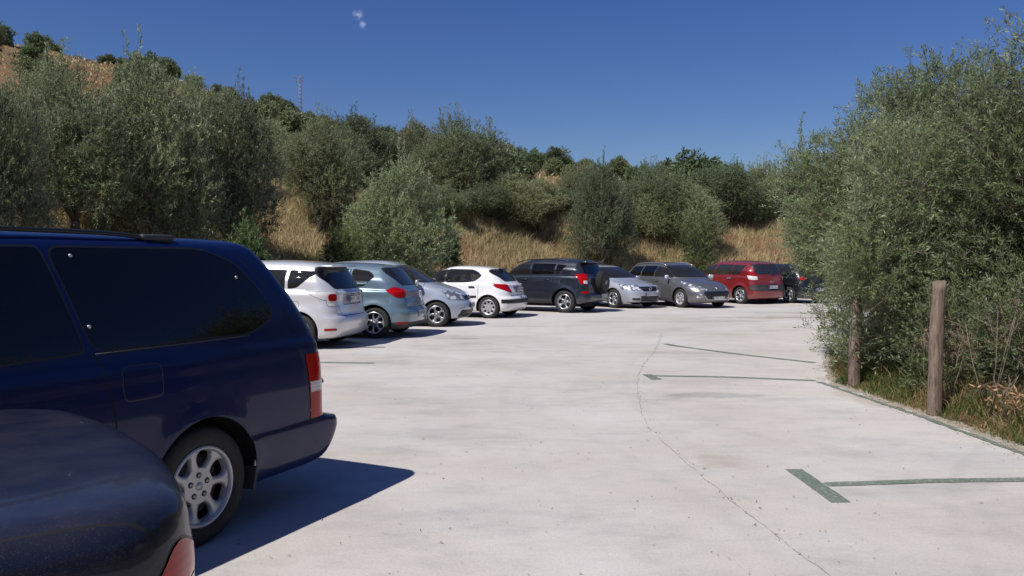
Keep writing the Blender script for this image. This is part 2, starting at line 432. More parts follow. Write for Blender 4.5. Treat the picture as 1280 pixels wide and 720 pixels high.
# long faint tyre sweeps: rings about distant centres, broken up by noise
for (cx, cy, rad, wd, st) in [(-14, 2, 15.6, .10, .14), (-14, 2, 17.1, .10, .12), (14, 9, 12.6, .09, .12), (14, 9, 14.1, .09, .12), (3, -9, 19, .1, .12), (3, -9, 20.4, .1, .10), (9, 2, 6.9, .07, .14), (6.5, 4.2, 3.6, .06, .14)]:
    vm = n.new('ShaderNodeVectorMath'); vm.operation = 'DISTANCE'; vm.inputs[1].default_value = (cx, cy, .004); l.new(tc.outputs['Object'], vm.inputs[0])
    su = n.new('ShaderNodeMath'); su.operation = 'SUBTRACT'; l.new(vm.outputs['Value'], su.inputs[0]); su.inputs[1].default_value = rad
    ab = n.new('ShaderNodeMath'); ab.operation = 'ABSOLUTE'; l.new(su.outputs[0], ab.inputs[0])
    mr = n.new('ShaderNodeMapRange'); mr.inputs['From Min'].default_value = wd; mr.inputs['From Max'].default_value = wd * .3; mr.inputs['To Max'].default_value = st
    l.new(ab.outputs[0], mr.inputs['Value'])
    mm = n.new('ShaderNodeMath'); mm.operation = 'MULTIPLY'; mm.use_clamp = True; l.new(mr.outputs[0], mm.inputs[0]); l.new(c2.outputs['Fac'], mm.inputs[1])
    x = n.new('ShaderNodeMixRGB'); x.blend_type = 'MULTIPLY'; l.new(mm.outputs[0], x.inputs[0]); l.new(cc, x.inputs[1]); x.inputs[2].default_value = (.55, .55, .58, 1); cc = x.outputs[0]
l.new(cc, b.inputs['Base Color'])
b.inputs['Roughness'].default_value = .9; b.inputs['Specular IOR Level'].default_value = .2
bp = n.new('ShaderNodeBump'); bp.inputs['Strength'].default_value = .35; bp.inputs['Distance'].default_value = .012
hm = n.new('ShaderNodeMath'); hm.operation = 'MULTIPLY_ADD'; l.new(c3.outputs['Fac'], hm.inputs[0]); hm.inputs[1].default_value = .35; l.new(c2.outputs['Fac'], hm.inputs[2])
l.new(hm.outputs[0], bp.inputs['Height']); l.new(bp.outputs[0], b.inputs['Normal'])

def offset_line(pts, d):
    out = []
    for i, p in enumerate(pts):
        a_ = Vector(pts[max(i - 1, 0)]); b_ = Vector(pts[min(i + 1, len(pts) - 1)])
        t = (b_ - a_).normalized(); out.append((p[0] - t.y * d, p[1] + t.x * d))
    return out
def densify(pts, step):
    out = []
    for i in range(len(pts) - 1):
        a_ = Vector(pts[i]); b_ = Vector(pts[i + 1]); k = max(1, int((b_ - a_).length / step))
        out += [tuple(a_.lerp(b_, j / k)) for j in range(k)]
    return out + [tuple(pts[-1])]
# the slab: left edge tucked under the foot of the bank, right edge ragged against the verge
lft = densify(offset_line(FOOT, .35), 1.5)
rgt = densify(VERGE[:-1], .22)
rgt = [(x + .05 * wob(x, y, 6.0) + .03 * wob(x, y, 17.0), y) for x, y in rgt]
bm = bmesh.new()
vs = [bm.verts.new((x, y, .0)) for x, y in lft + [(90, 24)] + rgt[::-1]]
f = bm.faces.new(vs); bm.normal_update()
if f.normal.z < 0: f.normal_flip()
bmesh.ops.triangulate(bm, faces=[f])
me = bpy.data.meshes.new('car_park_floor'); bm.to_mesh(me); bm.free()
tag(link('car_park_floor', me, mc), kind='structure')

# ------------------------------------------------------------------ painted lines, worn green
ml, n, l, b = mat('worn_green_paint')
tc = n.new('ShaderNodeTexCoord'); p1 = noise(n, l, tc, 40, 6, .7); p2 = noise(n, l, tc, 3, 4, .6)
pr = ramp(n, l, p1.outputs['Fac'], [(.30, (.42, .40, .37)), (.40, (.26, .27, .24)), (.46, (.130, .165, .132)), (.7, (.115, .150, .122))])
pq = ramp(n, l, p2.outputs['Fac'], [(.3, (.85, .9, .85)), (.7, (1.25, 1.2, 1.2))])
l.new(mul(n, l, pr.outputs[0], pq.outputs[0]), b.inputs['Base Color']); b.inputs['Roughness'].default_value = .75
def strip(name, pts, wd, z, matl, jit=.006, step=.07):
    pts = densify(pts, step); vs = []; fs = []
    for i, p in enumerate(pts):
        a_ = Vector(pts[max(i - 1, 0)]); b_ = Vector(pts[min(i + 1, len(pts) - 1)]); t = (b_ - a_).normalized()
        for sgn in (-1, 1):
            w_ = wd / 2 + random.uniform(-jit, jit); vs.append((p[0] - t.y * w_ * sgn, p[1] + t.x * w_ * sgn, z))
    for i in range(len(pts) - 1): fs.append((2 * i, 2 * i + 2, 2 * i + 3, 2 * i + 1))
    mb = MB(); mb.add(vs, fs); return tag(mb.build(name, matl), kind='structure')
strip('parking_marking', [(2.16, 6.08), (2.17, 5.62), (2.18, 5.24)], .13, .004, ml, .003)
strip('parking_marking', [(2.245, 5.66), (3.1, 5.76), (3.8, 5.79), (4.33, 5.80)], .10, .0042, ml, .004)
strip('parking_marking', [(1.87, 11.08), (2.9, 10.96), (4.05, 10.62)], .10, .004, ml)
strip('parking_marking', [(1.90, 11.2), (1.95, 10.72)], .14, .0043, ml)
strip('parking_marking', [(3.0, 15.1), (3.9, 13.6), (4.75, 12.5)], .12, .004, ml)
strip('parking_marking', [(2.95, 15.35), (3.15, 14.8)], .13, .0043, ml)
strip('parking_marking', [(4.26, -3), (4.26, 4), (4.24, 6.5), (4.2, 8.2), (4.1, 9.7), (4.05, 10.5)], .07, .0046, ml, .014)
strip('parking_marking', [(-3.6, 12.6), (-2.15, 12.45)], .11, .004, ml, .012)
strip('parking_marking', [(-3.3, 14.7), (-2.35, 14.75)], .11, .004, ml, .012)
strip('parking_marking', [(-1.55, 4.0 - 1.2), (-.9, 3.3)], .01, -.02, ml)
mj = simple('joint_dirt', (.37, .34, .30), .95, var=.7, scale=9)
jp = [(3.3, 17.5), (2.55, 14.2), (2.0, 12.2), (1.74, 11.0), (1.5, 9.5), (1.36, 8.3), (1.31, 7.6), (1.36, 6.6), (1.46, 5.3), (1.56, 4.4), (1.66, 3.6), (1.8, 2.6), (2.0, 1)]
jd = densify(jp, .12); jd = [(x + .012 * wob(x, y, 9) + random.uniform(-.006, .006), y) for x, y in jd]
strip('concrete_joint', jd, .0055, .0036, mj, .0050, .05)

# sandy dirt swept against the verge
md, n, l, b = mat('sandy_dirt'); tc = n.new('ShaderNodeTexCoord'); q1 = noise(n, l, tc, 14, 8, .75)
qr = ramp(n, l, q1.outputs['Fac'], [(.34, (.20, .16, .11)), (.5, (.33, .28, .22)), (.62, (.44, .40, .35))]); l.new(qr.outputs[0], b.inputs['Base Color']); b.inputs['Roughness'].default_value = .95
ev = densify(VERGE[1:8], .06); vs = []; fs = []
for i, (x, y) in enumerate(ev):
    wl_ = .07 + .05 * float(wob(x, y, 3.3)) + .04 * float(wob(x, y, 11)) + random.uniform(0, .02)
    vs += [(x - max(wl_, .01), y, .0034), (x + .25, y, .0034)]
for i in range(len(ev) - 1): fs.append((2 * i, 2 * i + 1, 2 * i + 3, 2 * i + 2))
dm = MB(); dm.add(vs, fs); tag(dm.build('verge_dirt', md), kind='structure')
# ------------------------------------------------------------------ foliage
def leafmat(name, top, under, stick=False, hue=.03, tr=.25):
    m = bpy.data.materials.new(name); m.use_nodes = True
    n, l = m.node_tree.nodes, m.node_tree.links
    b = n['Principled BSDF']; out = n['Material Output']
    at = n.new('ShaderNodeAttribute'); at.attribute_name = 'tone'
    geo = n.new('ShaderNodeNewGeometry')
    mx = n.new('ShaderNodeMixRGB'); mx.inputs[1].default_value = (*top, 1); mx.inputs[2].default_value = (*under, 1)
    l.new(geo.outputs['Backfacing'], mx.inputs[0])
    mr = n.new('ShaderNodeMapRange'); mr.inputs['To Min'].default_value = .65; mr.inputs['To Max'].default_value = 1.4
    l.new(at.outputs['Fac'], mr.inputs['Value'])
    oi = n.new('ShaderNodeObjectInfo')
    hv = n.new('ShaderNodeHueSaturation')
    h1 = n.new('ShaderNodeMapRange'); h1.inputs['To Min'].default_value = .506 - hue * .7; h1.inputs['To Max'].default_value = .506 + hue * .8
    l.new(oi.outputs['Random'], h1.inputs['Value']); l.new(h1.outputs[0], hv.inputs['Hue'])
    l.new(mx.outputs[0], hv.inputs['Color']); l.new(mr.outputs[0], hv.inputs['Value'])
    vr = n.new('ShaderNodeMath'); vr.operation = 'MULTIPLY_ADD'; l.new(oi.outputs['Random'], vr.inputs[0]); vr.inputs[1].default_value = 437.0; vr.inputs[2].default_value = 0
    fr_ = n.new('ShaderNodeMath'); fr_.operation = 'FRACT'; l.new(vr.outputs[0], fr_.inputs[0])
    v2 = n.new('ShaderNodeMapRange'); v2.inputs['To Min'].default_value = 1.0; v2.inputs['To Max'].default_value = 1.6; l.new(fr_.outputs[0], v2.inputs['Value'])
    v3 = n.new('ShaderNodeMath'); v3.operation = 'MULTIPLY'; l.new(mr.outputs[0], v3.inputs[0]); l.new(v2.outputs[0], v3.inputs[1]); l.new(v3.outputs[0], hv.inputs['Value'])
    l.new(hv.outputs[0], b.inputs['Base Color'])
    b.inputs['Roughness'].default_value = .55; b.inputs['Specular IOR Level'].default_value = .35
    tl = n.new('ShaderNodeBsdfTranslucent'); l.new(hv.outputs[0], tl.inputs['Color'])
    ms = n.new('ShaderNodeMixShader'); ms.inputs[0].default_value = tr
    l.new(b.outputs[0], ms.inputs[1]); l.new(tl.outputs[0], ms.inputs[2]); l.new(ms.outputs[0], out.inputs['Surface'])
    return m
M['olive'] = leafmat('olive_leaves', (.130, .152, .060), (.27, .29, .175), tr=.34)
M['olive_shaded'] = leafmat('olive_leaves_shaded', (.080, .100, .042), (.17, .195, .12))  # darker copy of the olive leaves, with the tree's shade put into the colour
M['hill_leaf'] = leafmat('hill_tree_leaves', (.100, .125, .048), (.16, .19, .105), hue=.035)
M['shrub'] = leafmat('shrub_leaves', (.070, .105, .030), (.12, .16, .06))
M['dead'] = leafmat('dead_leaves', (.26, .15, .08), (.32, .21, .12))
M['twig'] = simple('twig_bark', (.21, .18, .13), .9, var=.3)
M['bark'] = simple('olive_bark', (.11, .095, .075), .95, var=.5, bump=1.0, scale=25)

def unit(v): return v / (np.linalg.norm(v, axis=-1, keepdims=True) + 1e-9)
def spray_mesh(name, P, D, L, nleaf, ll, lw, tone, rng, twig_w=.006):
    """P,D,L,tone per spray -> leaves in a spiral along each twig plus the twig"""
    N = len(P)
    ref = unit(rng.normal(size=(N, 3))); B = unit(np.cross(D, ref)); C = np.cross(D, B)
    t = np.linspace(.08, 1.0, nleaf)[None, :, None]
    ang = (np.arange(nleaf) * 2.4)[None, :, None] + rng.uniform(0, 6.28, (N, 1, 1))
    side = B[:, None] * np.cos(ang) + C[:, None] * np.sin(ang)
    bend = np.array([0, 0, -1.0])[None, None] * (t ** 2) * (L[:, None, None] * .22)
    org = P[:, None] + D[:, None] * t * L[:, None, None] + bend
    ld = unit(D[:, None] * .75 + side * .75 + rng.normal(size=(N, nleaf, 3)) * .22)
    wv = unit(np.cross(ld, D[:, None] + rng.normal(size=(N, nleaf, 3)) * .6))
    sc = rng.uniform(.7, 1.25, (N, nleaf, 1))
    lll = ll * sc; www = lw * sc * .5
    v = np.stack([org, org + ld * lll * .5 + wv * www, org + ld * lll, org + ld * lll * .5 - wv * www], 2).reshape(-1, 3)
    nf = N * nleaf
    f = np.arange(nf * 4).reshape(nf, 4)
    tn = np.clip(np.repeat(tone, nleaf) + rng.normal(size=nf) * .16, 0, 1); tn = np.repeat(tn, 4)
    # twigs
    e = unit(np.cross(D, rng.normal(size=(N, 3)))) * twig_w / 2
    tip = P + D * L[:, None] * .96 + np.array([0, 0, -1.0]) * (L[:, None] * .20)
    back = P - D * L[:, None] * .7
    tv = np.stack([back - e, back + e, tip + e * .4, tip - e * .4], 1).reshape(-1, 3)
    tfc = np.arange(N * 4).reshape(N, 4) + len(v)
    V = np.concatenate([v, tv]); F = np.concatenate([f, tfc])
    mi = np.concatenate([np.zeros(nf, int), np.ones(N, int)])
    tn = np.concatenate([tn, np.full(N * 4, .5)])
    return mesh_np(name, V, F, False, mi, {'tone': tn})

def crown_pts(lobes, n, rng, up=.55, shell=.55, rag=.22, shoots=.06):
    lb = np.array(lobes, float)
    area = (lb[:, 3] * lb[:, 4] + lb[:, 3] * lb[:, 5] + lb[:, 4] * lb[:, 5])
    idx = rng.choice(len(lb), size=n, p=area / area.sum())
    u = unit(rng.normal(size=(n, 3)))
    rad = 1 - shell * rng.random(n) ** 1.8
    ph = idx * 1.7
    bump = 1 + rag * (np.sin(u[:, 0] * 5 + ph) * np.cos(u[:, 1] * 6 - ph) + .6 * np.sin(u[:, 2] * 9 + u[:, 0] * 7 + ph))
    P = lb[idx, :3] + u * lb[idx, 3:6] * (rad * bump)[:, None]
    # gaps: thin out where a coarse field is low
    g = np.sin(P[:, 0] * 3.1 + 1) * np.cos(P[:, 1] * 2.7) * np.sin(P[:, 2] * 3.3 + 2) + .5 * np.sin(P[:, 0] * 7 + P[:, 2] * 6)
    keep = rng.random(n) < np.clip(.95 + g * .7, .12, 1)
    P, u, idx = P[keep], u[keep], idx[keep]
    D = unit(u * .65 + np.array([0, 0, up]) + rng.normal(size=P.shape) * .38)
    tone = np.clip(.5 + .22 * np.sin(P[:, 0] * 1.9 + idx) * np.cos(P[:, 2] * 2.3 + idx * 2) + .12 * rng.normal(size=len(P)), 0, 1)
    return P, D, tone

def limbs(mb, base, lobes, r0, rng, nlimb=4, lean=(0, 0)):
    zt = min(l_[2] for l_ in lobes)
    fork = Vector((base[0] + lean[0], base[1] + lean[1], base[2] + max(.35, (zt - base[2]) * .45)))
    mb.tube([Vector(base) - Vector((0, 0, .35)), Vector(base) + Vector((.02, .01, .1)), (Vector(base) + fork) / 2 + Vector((.05, -.03, 0)), fork], [r0 * 1.5, r0 * 1.2, r0 * .95, r0 * .85], 9)
    for i, lb in enumerate(lobes[:max(nlimb, len(lobes))]):
        tip = Vector(lb[:3]) + Vector((0, 0, lb[5] * .3))
        mid = fork.lerp(tip, .5) + Vector(tuple(rng.normal(size=3) * .12))
        mb.tube([fork, mid, tip], [r0 * .6, r0 * .35, r0 * .12], 6)
        for k in range(3):
            q = mid.lerp(tip, .3 + .25 * k); e = q + Vector(tuple(rng.normal(size=3) * .5 * lb[3])) + Vector((0, 0, .3 * lb[5]))
            mb.tube([q, q.lerp(e, .5) + Vector(tuple(rng.normal(size=3) * .06)), e], [r0 * .2, r0 * .12, r0 * .04], 5)

def olive_lobes(rng, h, w, nl=7, low=.25):
    """crown of an open, many-stemmed olive: h height, w half width"""
    out = [(0, 0, h * .58, w * .62, w * .62, h * .34)]
    for i in range(nl):
        a_ = 2 * math.pi * i / nl + rng.uniform(-.3, .3); r_ = w * rng.uniform(.42, .62)
        z_ = h * rng.uniform(low + .12, .74); q = w * rng.uniform(.32, .46)
        out.append((r_ * math.cos(a_), r_ * math.sin(a_), z_, q, q, q * rng.uniform(.75, 1.05) * h / (2 * w) * 1.25))
    out.append((rng.uniform(-.2, .2) * w, rng.uniform(-.2, .2) * w, h * .82, w * .36, w * .36, h * .17))
    return out

def make_tree(name, lobes, nspr, L, nleaf, ll, lw, seed, leaf='olive', r0=.14, up=.55, nshoot=0, extra=None, rag=.22, shell=.55, tw=.006):
    rng = np.random.default_rng(seed)
    P, D, tone = crown_pts(lobes, nspr, rng, up=up, rag=rag, shell=shell)
    LL = rng.uniform(.6, 1.3, len(P)) * L
    if nshoot:    # long upright shoots that break the outline
        lb = np.array(lobes); i_ = rng.integers(0, len(lb), nshoot); u = unit(rng.normal(size=(nshoot, 3)) * np.array([1, 1, .5]) + np.array([0, 0, 1.1]))
        p0 = lb[i_, :3] + u * lb[i_, 3:6] * .9
        st = 5
        for k in range(st):
            P = np.concatenate([P, p0 + np.array([0, 0, 1.0]) * (k * L * .55) + rng.normal(size=p0.shape) * .015])
            D = np.concatenate([D, unit(np.array([0, 0, 1.0]) + rng.normal(size=p0.shape) * .18)])
            LL = np.concatenate([LL, rng.uniform(.8, 1.1, nshoot) * L * (1 - k * .12)]); tone = np.concatenate([tone, rng.uniform(.5, .9, nshoot)])
    root = empty(name)
    mb = MB(); limbs(mb, (0, 0, 0), lobes, r0, rng); mb.build('trunk', M['bark'], root)
    link('crown', spray_mesh('crown', P, D, LL, nleaf, ll, lw, tone, rng, tw), [M[leaf], M['twig']], root)
    return root

def copy_thing(root, loc, rz=0.0, s=(1, 1, 1)):
    r = root.copy(); COL.objects.link(r); r.location = loc; r.rotation_euler = (0, 0, rz); r.scale = s
    for ch in list(root.children):
        c = ch.copy(); COL.objects.link(c); c.parent = r
        for g in list(ch.children):
            d = g.copy(); COL.objects.link(d); d.parent = c
    return r

def gz_at(x, y): return float(terrain_z(np.array([x]), np.array([y]))[0])
# ------------------------------------------------------------------ planting
def px_place(px, d):
    x = (px - 640) / 1000 * d; return x, d, gz_at(x, d)
rg = np.random.default_rng(3)
# three source olives at mid distance (unit: metres), reused scaled and turned
srcA = make_tree('olive_tree', olive_lobes(rg, 4.6, 2.3, 8, .15), 6800, .34, 13, .095, .026, 21, 'olive', .16, nshoot=26)
srcB = make_tree('olive_tree', olive_lobes(rg, 4.2, 2.0, 7, .18), 6000, .34, 13, .095, .026, 22, 'olive', .15, nshoot=24)
srcC = make_tree('olive_tree', olive_lobes(rg, 3.6, 1.9, 7, .10), 5200, .32, 12, .095, .026, 23, 'olive', .13, nshoot=18)
srcs = [(srcA, 4.6, 2.3), (srcB, 4.2, 2.0), (srcC, 3.6, 1.9)]
used = set()
def plant(px, d, ytop, hw, k, label, group='olive trees on the bank', cat='olive tree', rz=None, zoff=0.0, leaf=None, ysc=1.0):
    x, y, z = px_place(px, d)
    src, h0, w0 = srcs[k]
    h = CAM_H + (326 - ytop) / 1000 * d - z
    w = hw / 1000 * d
    sc = (w / w0 * .93, w / w0 * .93 * ysc, h / h0 * .95)
    rz = rz if rz is not None else random.uniform(0, 6.28)
    if k in used: o = copy_thing(src, (x, y, z + zoff), rz, sc)
    else: used.add(k); o = src; o.location = (x, y, z + zoff); o.rotation_euler = (0, 0, rz); o.scale = sc
    tag(o, label, cat, group)
    if leaf:
        for c in o.children:
            if c.name.startswith('crown'):
                me = c.data.copy(); me.materials[0] = M[leaf]; c.data = me
    return o
plant(-5, 15.5, 96, 78, 1, 'olive tree with leaves coloured as if shaded, cut by the left edge of the photo, above the blue minivan roof', leaf='olive_shaded')
plant(95, 20.5, 76, 105, 0, 'tall dense olive tree on the bank over the front of the minivan roof', ysc=.8)
plant(195, 22.0, 72, 105, 2, 'broad grey-green olive tree above the middle of the minivan roof', ysc=.8)
plant(285, 24.5, 112, 75, 1, 'rounded olive tree beside the open straw slope, above the rear of the minivan')
plant(345, 38, 150, 45, 2, 'olive tree set back up the slope behind the straw clearing')
plant(400, 31, 146, 62, 0, 'dark olive tree with a visible trunk above the straw slope')
plant(498, 28.6, 198, 82, 2, 'full olive bush at the foot of the bank behind the white hatchback', rz=1.0)
plant(455, 46, 143, 60, 1, 'high olive tree standing behind the bush above the teal hatchback')
plant(575, 41, 143, 76, 0, 'largest rounded olive tree on the upper slope above the white hatchback', rz=2.0)
plant(520, 50, 150, 40, 2, 'olive tree between two larger crowns on the upper slope')
plant(640, 40, 214, 58, 2, 'low spreading olive tree above the dark off-roader')
plant(702, 43, 234, 36, 1, 'small olive tree in the row above the roof of the off-roader')
plant(752, 37.5, 200, 50, 1, 'dark pointed olive tree above the straw bank behind the silver saloon')
plant(822, 43, 204, 56, 0, 'olive tree on the slope directly above the grey estate car')
plant(810, 42, 240, 44, 2, 'low grey-green olive bush lower on the bank above the grey estate car')
plant(905, 46, 203, 52, 1, 'olive tree on the slope above the red people carrier')
plant(868, 42, 228, 45, 2, 'olive tree behind the low green shrub left of the red people carrier')
plant(955, 47, 203, 48, 0, 'olive tree on the slope over the right end of the car row')
plant(1010, 46, 205, 50, 1, 'olive tree on the far slope partly behind the near right-hand tree')
plant(1090, 48, 215, 60, 2, 'olive tree on the far slope hidden behind the near right-hand tree')
plant(-90, 16, 70, 80, 0, 'olive tree just outside the left edge of the photo')

for px_, d_, yt_, hw_, k_, lb_ in [(552, 36.5, 230, 36, 2, 'small olive bush in the straw just right of the big bush behind the white hatchback'), (602, 38.5, 226, 44, 1, 'grey-green olive bush above the front end of the off-roader'),
        (672, 41.5, 224, 42, 2, 'olive bush halfway up the slope over the roof of the off-roader'), (728, 45, 205, 40, 0, 'olive tree set back behind the dark pointed one'), (786, 43, 224, 44, 1, 'olive bush between the dark pointed tree and the grey estate'),
        (888, 48, 212, 40, 1, 'olive tree of the upper row over the gap beside the red people carrier'), (432, 40, 160, 48, 2, 'olive tree just right of the one with a visible trunk'),
        (250, 32, 100, 60, 0, 'olive tree rising behind the broad ones over the rear of the minivan'), (50, 27, 84, 70, 2, 'olive tree behind the tall ones over the front of the minivan'), (930, 46, 226, 40, 2, 'olive bush on the slope edge over the right of the red people carrier'), (980, 47, 215, 44, 0, 'olive tree on the slope by the left edge of the near right-hand crown')]:
    plant(px_, d_, yt_, hw_, k_, lb_)
# green shrubs low on the bank
def shrub(px, d, ytop, hw, seed, label, leaf='shrub', n_=1500):
    x, y, z = px_place(px, d); h = CAM_H + (326 - ytop) / 1000 * d - z; w = hw / 1000 * d
    rng = np.random.default_rng(seed)
    lobes = [(0, 0, h * .45, w * .8, w * .7, h * .5)] + [(rng.uniform(-.5, .5) * w, rng.uniform(-.4, .4) * w, h * rng.uniform(.35, .75), w * .4, w * .4, h * .28) for _ in range(4)]
    o = make_tree('shrub', lobes, n_, .28, 10, .10, .03, seed, leaf, .04, up=.9, nshoot=12)
    o.location = (x, y, z); tag(o, label, 'shrub', 'green shrubs on the bank'); return o
shrub(872, 38.6, 270, 30, 41, 'green shrub at the foot of the straw bank between grey estate and red people carrier')
shrub(308, 21.0, 284, 34, 43, 'light green shrub beside the minivan rear, on the bank below the olives')
shrub(428, 26.5, 292, 26, 44, 'yellow-green broom bush above the teal hatchback roof', n_=1300)
shrub(560, 30.5, 290, 16, 45, 'small green shrub at the foot of the bank behind the white hatchback roof', n_=700)

# hill trees: low-detail sources, countable individuals
hs = []
for i, (h, w) in enumerate([(3.6, 1.8), (4.2, 1.9), (2.8, 1.7), (5.0, 1.7)]):
    rng = np.random.default_rng(60 + i)
    o = make_tree('hill_tree', olive_lobes(rng, h, w, 6, .05), 900, .5, 9, .26, .11, 70 + i, 'hill_leaf', .15, rag=.3, tw=.012)
    hs.append(o)
hill_used = set()
def band(px):
    cars_ = [(60, 'above the front of the minivan'), (330, 'above the rear of the minivan'), (460, 'above the silver people carrier'), (560, 'above the teal hatchback'),
             (660, 'above the white hatchback'), (760, 'above the off-roader'), (830, 'above the silver saloon'), (915, 'above the grey estate'), (985, 'above the red people carrier'), (1400, 'behind the near right-hand tree')]
    for x_, t_ in cars_:
        if px < x_: return t_
    return 'beyond the right edge'
SPOTS = []
def hill_tree(x, y, k, s, skyline):
    src = hs[k]; z = gz_at(x, y); rz = random.uniform(0, 6.28); sc = (s * random.uniform(.9, 1.15), s * random.uniform(.9, 1.15), s * random.uniform(.85, 1.1))
    if k in hill_used: o = copy_thing(src, (x, y, z - .1), rz, sc)
    else: hill_used.add(k); o = src; o.location = (x, y, z - .1); o.rotation_euler = (0, 0, rz); o.scale = sc
    px = 640 + 1000 * x / max(y, 1)
    ad_ = ['rounded', 'taller', 'low squat', 'tall narrow'][k] + (' bigger' if s > 1 else ' smaller')
    if skyline: t = ad_ + ' bush on the skyline ridge ' + band(px); g = 'ridge bushes ' + band(px)
    elif y > 85: t = ad_ + ' faraway tree high on the hillside ' + band(px); g = 'upper hillside trees ' + band(px)
    else: t = ad_ + ' hillside tree behind the front olives, ' + band(px); g = 'middle hillside trees ' + band(px)
    tag(o, t, 'tree', g)
cnt = 0
rng_h = random.Random(5)
tries = 0
while cnt < 190 and tries < 9000:
    tries += 1
    t = rng_h.uniform(-.78, .62); d = 48 + 160 * rng_h.random() ** .8
    x = t * d; y = d; s = float(foot_s(np.array([x]), np.array([y]))[0])
    if s < 14 or s > 158: continue
    px = 640 + 1000 * t
    if px < 330 and s > 80 and rng_h.random() < .6: continue          # open orange slope on the left
    if px < 130 and s < 110 and rng_h.random() < .85: continue
    if any((x - a_) ** 2 + (y - b_) ** 2 < (2.6 + .018 * d) ** 2 for a_, b_ in SPOTS): continue
    if 655 < px < 722 and s < 62: continue
    if 760 < px < 806 and s < 55: continue
    if 560 < px < 900 and s < 45 and rng_h.random() < .35: continue
    SPOTS.append((x, y)); cnt += 1
    hill_tree(x, y, rng_h.randrange(3), rng_h.uniform(.75, 1.15) * (1.1 if s > 60 else 1), False)
# skyline bushes
for t in np.arange(-.80, .66, .0125):
    t = t + rng_h.uniform(-.005, .005); px = 640 + 1000 * t
    dens = np.interp(px, [-100, 60, 200, 330, 420, 560, 1300], [.62, .55, .55, .6, .9, 1.0, 1.0])
    if rng_h.random() > dens: continue
    # march to s = 158
    d = 150
    for _ in range(40):
        s = float(foot_s(np.array([t * d]), np.array([d]))[0]); d += (157 - s) * .7
    sc = rng_h.uniform(.35, .75) if px < 430 else rng_h.uniform(.7, 1.2)
    hill_tree(t * d, d, rng_h.choice([0, 1, 2, 2, 3] if px > 430 else [0, 2, 2]), sc, True)

# ------------------------------------------------------------------ near right-hand trees
def abs_tree(name, at, lobes_w, nspr, seed, label, leaf='olive', r0=.12, nshoot=60, ll=.062, lw=.0155, L=.26, nleaf=15, shell=.6, up=.5):
    z0 = gz_at(*at)
    lobes = [(a_ - at[0], b_ - at[1], c_ - z0, d_, e_, f_) for a_, b_, c_, d_, e_, f_ in lobes_w]
    o = make_tree(name, lobes, nspr, L, nleaf, ll, lw, seed, leaf, r0, up=up, nshoot=nshoot, shell=shell, tw=.005)
    o.location = (at[0], at[1], z0); tag(o, label, 'olive tree', 'near olive trees on the right verge'); return o
abs_tree('olive_tree', (6.2, 12.3), [
    (6.4, 12.3, 2.7, 1.4, 1.4, 1.25), (5.5, 12.4, 2.0, .95, .95, .85), (5.5, 12.3, 3.0, .7, .75, .75), (6.5, 12.0, 4.0, .8, .8, .6), (5.95, 12.4, 3.8, .6, .65, .6), (5.05, 10.6, .5, .6, .6, .5), (4.95, 12.5, 2.2, .5, .7, .6), (5.0, 13.2, 1.9, .42, .5, .45), (4.40, 9.75, 1.42, .42, .38, .45), (4.55, 9.9, .9, .32, .3, .35), (4.95, 11.5, .8, .5, .5, .6), (5.1, 10.0, .9, .5, .5, .5),
    (7.3, 12.4, 3.3, .9, .9, .9), (6.0, 11.2, 1.5, 1.0, .8, .9), (6.9, 11.0, 1.4, 1.0, .9, 1.1), (4.95, 13.0, 2.85, .6, .7, .65), (5.3, 12.5, 1.6, .75, .8, .55), (4.65, 10.0, 1.8, .6, .6, .55), (4.85, 9.8, 2.6, .6, .6, .6), (5.25, 10.75, 1.85, .72, .75, .72), (5.35, 11.0, 2.8, .6, .6, .6),
    (5.6, 10.7, .75, .65, .6, .65)],
    20000, 91, 'big near olive tree overhanging the lot by the dark shaded post', r0=.13, nshoot=60)
abs_tree('olive_tree', (6.5, 8.9), [
    (6.6, 9.0, 2.3, 1.25, 1.2, 1.2), (5.75, 9.3, 2.5, .75, .8, .85), (6.3, 8.8, 3.75, .85, .9, .65), (5.1, 9.2, .7, .55, .6, .6), (5.45, 8.2, .75, .65, .6, .65), (5.9, 7.6, .6, .6, .5, .5), (7.2, 8.6, 3.2, 1.0, 1.0, 1.0), (5.95, 9.2, 1.3, .85, .8, .8), (5.5, 9.6, 1.2, .55, .6, .7),
    (6.6, 8.2, 1.2, 1.0, .8, .95), (7.6, 9.6, 2.0, 1.1, 1.1, 1.4), (5.8, 9.7, 3.2, .6, .6, .55), (5.9, 8.9, .6, .7, .6, .55), (6.9, 8.4, .6, .8, .6, .5)],
    17000, 92, 'nearest olive tree at the right edge, towering over the bare wooden post', r0=.12, nshoot=60)
abs_tree('olive_tree', (8.2, 17.2), [
    (8.1, 17.2, 2.3, 1.3, 1.2, 1.2), (7.3, 17.3, 2.6, .8, .8, .8), (8.5, 16.6, 2.9, 1.1, 1.0, .9), (7.5, 16.6, 1.5, .8, .7, .7), (6.75, 17.0, 2.1, .55, .6, .6)],
    4200, 93, 'farther olive tree of the right verge, its tip left of the big crown', r0=.10, nshoot=30, ll=.075, lw=.02)
